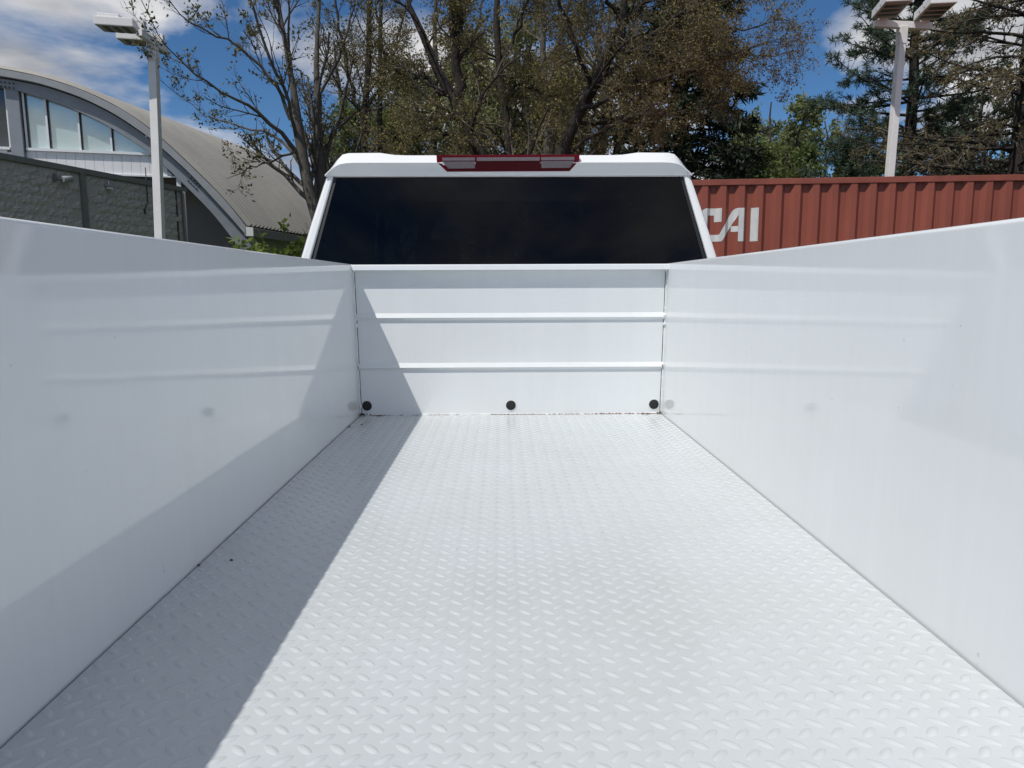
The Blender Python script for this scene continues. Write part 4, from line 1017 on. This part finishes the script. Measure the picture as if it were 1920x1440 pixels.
# bare larch with level whorls at the right edge
def larch(name, label, base, H, R0, seed, n=110, leafn=2):
    rng = np.random.default_rng(seed); base = np.array(base, float)
    o = empty(name, base); tag(o, label, 'tree', 'trees beyond the truck')
    K = 12; zz = np.linspace(0, 1, K+1); P = np.zeros((1, K+1, 3)); P[0, :, 2] = zz*H; P += base; Rr = (0.020*H*(1-zz*.9))[None]
    h = np.linspace(.14, .97, n) + rng.normal(size=n)*.01; az = np.arange(n)*2.399 + rng.normal(size=n)*.4
    st = np.stack([np.interp(h, zz, P[0, :, c]) for c in range(3)], -1)
    d = np.stack([np.cos(az), np.sin(az), .15 + rng.normal(size=n)*.12 + (h-.3)*.5], -1); L_ = R0*(1-h)**.6*rng.uniform(.6, 1.1, n) + .2
    P1, R1 = grow(rng, st, d, L_, .014 + .009*L_, 9, .07, rng.uniform(-.7, .3, n)[:, None], .2)
    acc = []; add_twigs(acc, P, Rr, 8); add_twigs(acc, P1, R1, 5); V, Q = joinacc(acc); link('trunk', mesh_np('trunk', V, Q, M['barkd'], True), o)
    s2, d2, L2, r2 = spawn(rng, P1, R1, L_, 17, .1, 1, (.5, 1.2), (.16, .38), .5, .25); d2[:, 2] *= .6
    P2, R2 = grow(rng, s2, d2, L2, r2, 5, .14, -.25, .35)
    s3, d3, L3, r3 = spawn(rng, P2, R2, L2, 8, .1, 1, (.5, 1.2), (.3, .6), .6, .12); P3, R3 = grow(rng, s3, d3, L3, r3, 3, .2, -.2, .5)
    acc = []; add_twigs(acc, P2, R2, 3); add_twigs(acc, P3, R3, 3); V, Q = joinacc(acc); link('branches', mesh_np('branches', V, Q, M['twig'], True), o)
    idx = np.repeat(np.arange(len(P3)), leafn); t = rng.uniform(.1, 1, len(idx))[:, None]; pos = P3[idx, 0]*(1-t) + P3[idx, -1]*t + rng.normal(size=(len(idx), 3))*.015
    V, Q = quads_at(rng, pos, .055, aspect=.6); link('crown', mesh_np('crown', V, Q, M['budred'], False), o)
p = at(1905, 325, 16.0); larch('larch_tree', 'bare brown larch with long level boughs at the right edge', (p[0], p[1], 0), 11.5, 4.4, 37)
# softer green trees farther away
def far_tree(px, py_top, Y, wid, leafm, label, seed, size=.13, nl=4, dens=(14, 9, 5), bark='bark'):
    b = at(px, 330, Y); t = at(px, py_top, Y); H = t[2]; rng = np.random.default_rng(seed)
    st = [[(b[0], b[1], 0, .02*H), (b[0] + rng.normal()*.1, b[1], H*.3, .016*H), (b[0] + rng.normal()*.2, b[1], H*.65, .010*H), (b[0] + rng.normal()*.2, b[1], H*.97, .003*H)]]
    for k in range(5):
        a = rng.uniform(0, 6.28); h0 = H*rng.uniform(.2, .5); rr = wid*rng.uniform(.5, .9)
        st.append([(b[0], b[1], h0, .010*H), (b[0] + math.cos(a)*rr*.45, b[1] + math.sin(a)*rr*.45, h0 + H*.16, .008*H), (b[0] + math.cos(a)*rr*.8, b[1] + math.sin(a)*rr*.8, h0 + H*.32, .005*H), (b[0] + math.cos(a)*rr, b[1] + math.sin(a)*rr, min(H*.93, h0 + H*.45), .002*H)])
    make_tree('leafy_tree', label, 'tree', st,
              [LV(dens[0], (.2, .98), (.5, 1.2), (.16, .36), .45, 5, .16, .2, lmin=.5), LV(dens[1], (.1, .98), (.5, 1.2), (.35, .7), .5, 3, .2, 0, lmin=.25), LV(dens[2], (.1, 1), (.5, 1.2), (.4, .7), .6, 2, .22, 0, lmin=.15)],
              dict(mat=leafm, n=nl, size=size, spread=.08), M[bark], M['twig'], seed, wob=.05)
far_tree(1440, 178, 33, 3.0, M['greeny'], 'pale green young-leafed tree above the left end of the container', 41, .15)
far_tree(1545, 215, 36, 3.2, M['greeny'], 'rounded pale green tree just left of the light pole', 43, .16)
far_tree(1490, 255, 27, 2.4, M['green'], 'low green tree peeping over the container top', 47, .13)
far_tree(740, 120, 22, 2.8, M['green'], 'green young-leafed tree behind the slender dark trunks', 53, .10)
far_tree(800, -60, 24, 3.6, M['bud2'], 'tall olive tree behind the forked trunk', 59, .10)
far_tree(1000, -80, 21, 3.4, M['bud'], 'tall brown-budded tree behind the straight trunk', 61, .09)
far_tree(900, 60, 19, 2.6, M['greeny'], 'yellow-green tree behind the cab roof and stop lamp', 67, .09)
far_tree(1120, -60, 18, 3.0, M['bud'], 'brown-budded tree filling the gap left of the dark spruce', 71, .08)
far_tree(640, 60, 26, 2.6, M['bud2'], 'thin olive-budded tree behind the twin stems at left', 73, .09, 2)
far_tree(1830, 120, 30, 3.4, M['pine'], 'dark green tree far behind the bare larch', 79, .16)
# shrub between the hall and the cab
rng = np.random.default_rng(91)
def shrub(name, label, c, r, n, seed, size):
    rng = np.random.default_rng(seed); o = empty(name, (c[0], c[1], 0)); tag(o, label, 'shrub', 'shrubs by the hall')
    ns = 26; a = rng.uniform(0, 6.28, ns); st = np.stack([c[0] + np.cos(a)*.15, c[1] + np.sin(a)*.15, np.zeros(ns)], -1)
    d = np.stack([np.cos(a)*rng.uniform(.1, .6, ns), np.sin(a)*rng.uniform(.1, .6, ns), np.ones(ns)], -1); L_ = c[2]*rng.uniform(.75, 1.12, ns)
    P, Rr = grow(rng, st, d, L_, np.full(ns, .014), 7, .10, .1, .3)
    s2, d2, L2, r2 = spawn(rng, P, Rr, L_, 12, .3, 1, (.4, 1.1), (.14, .3), .6, .15); P2, R2 = grow(rng, s2, d2, L2, r2, 4, .15, .1, .4)
    acc = []; add_twigs(acc, P, Rr, 5); add_twigs(acc, P2, R2, 3); V, Q = joinacc(acc); link('stems', mesh_np('stems', V, Q, M['twig'], True), o)
    idx = np.repeat(np.arange(len(P2)), n); t = rng.uniform(.1, 1, len(idx))[:, None]; pos = P2[idx, 0]*(1-t) + P2[idx, -1]*t + rng.normal(size=(len(idx), 3))*.04
    V, Q = quads_at(rng, pos, size, aspect=.5); link('foliage', mesh_np('foliage', V, Q, M['shrub'], False), o)
p = at(522, 440, 12.5); shrub('shrub', 'bright green shrub beside the foot of the steel arch', (p[0], p[1], 2.12), .8, 16, 93, .10)
p = at(560, 432, 11.8); shrub('shrub', 'bright green shrub against the left side of the cab', (p[0], p[1], 2.25), .8, 16, 95, .10)
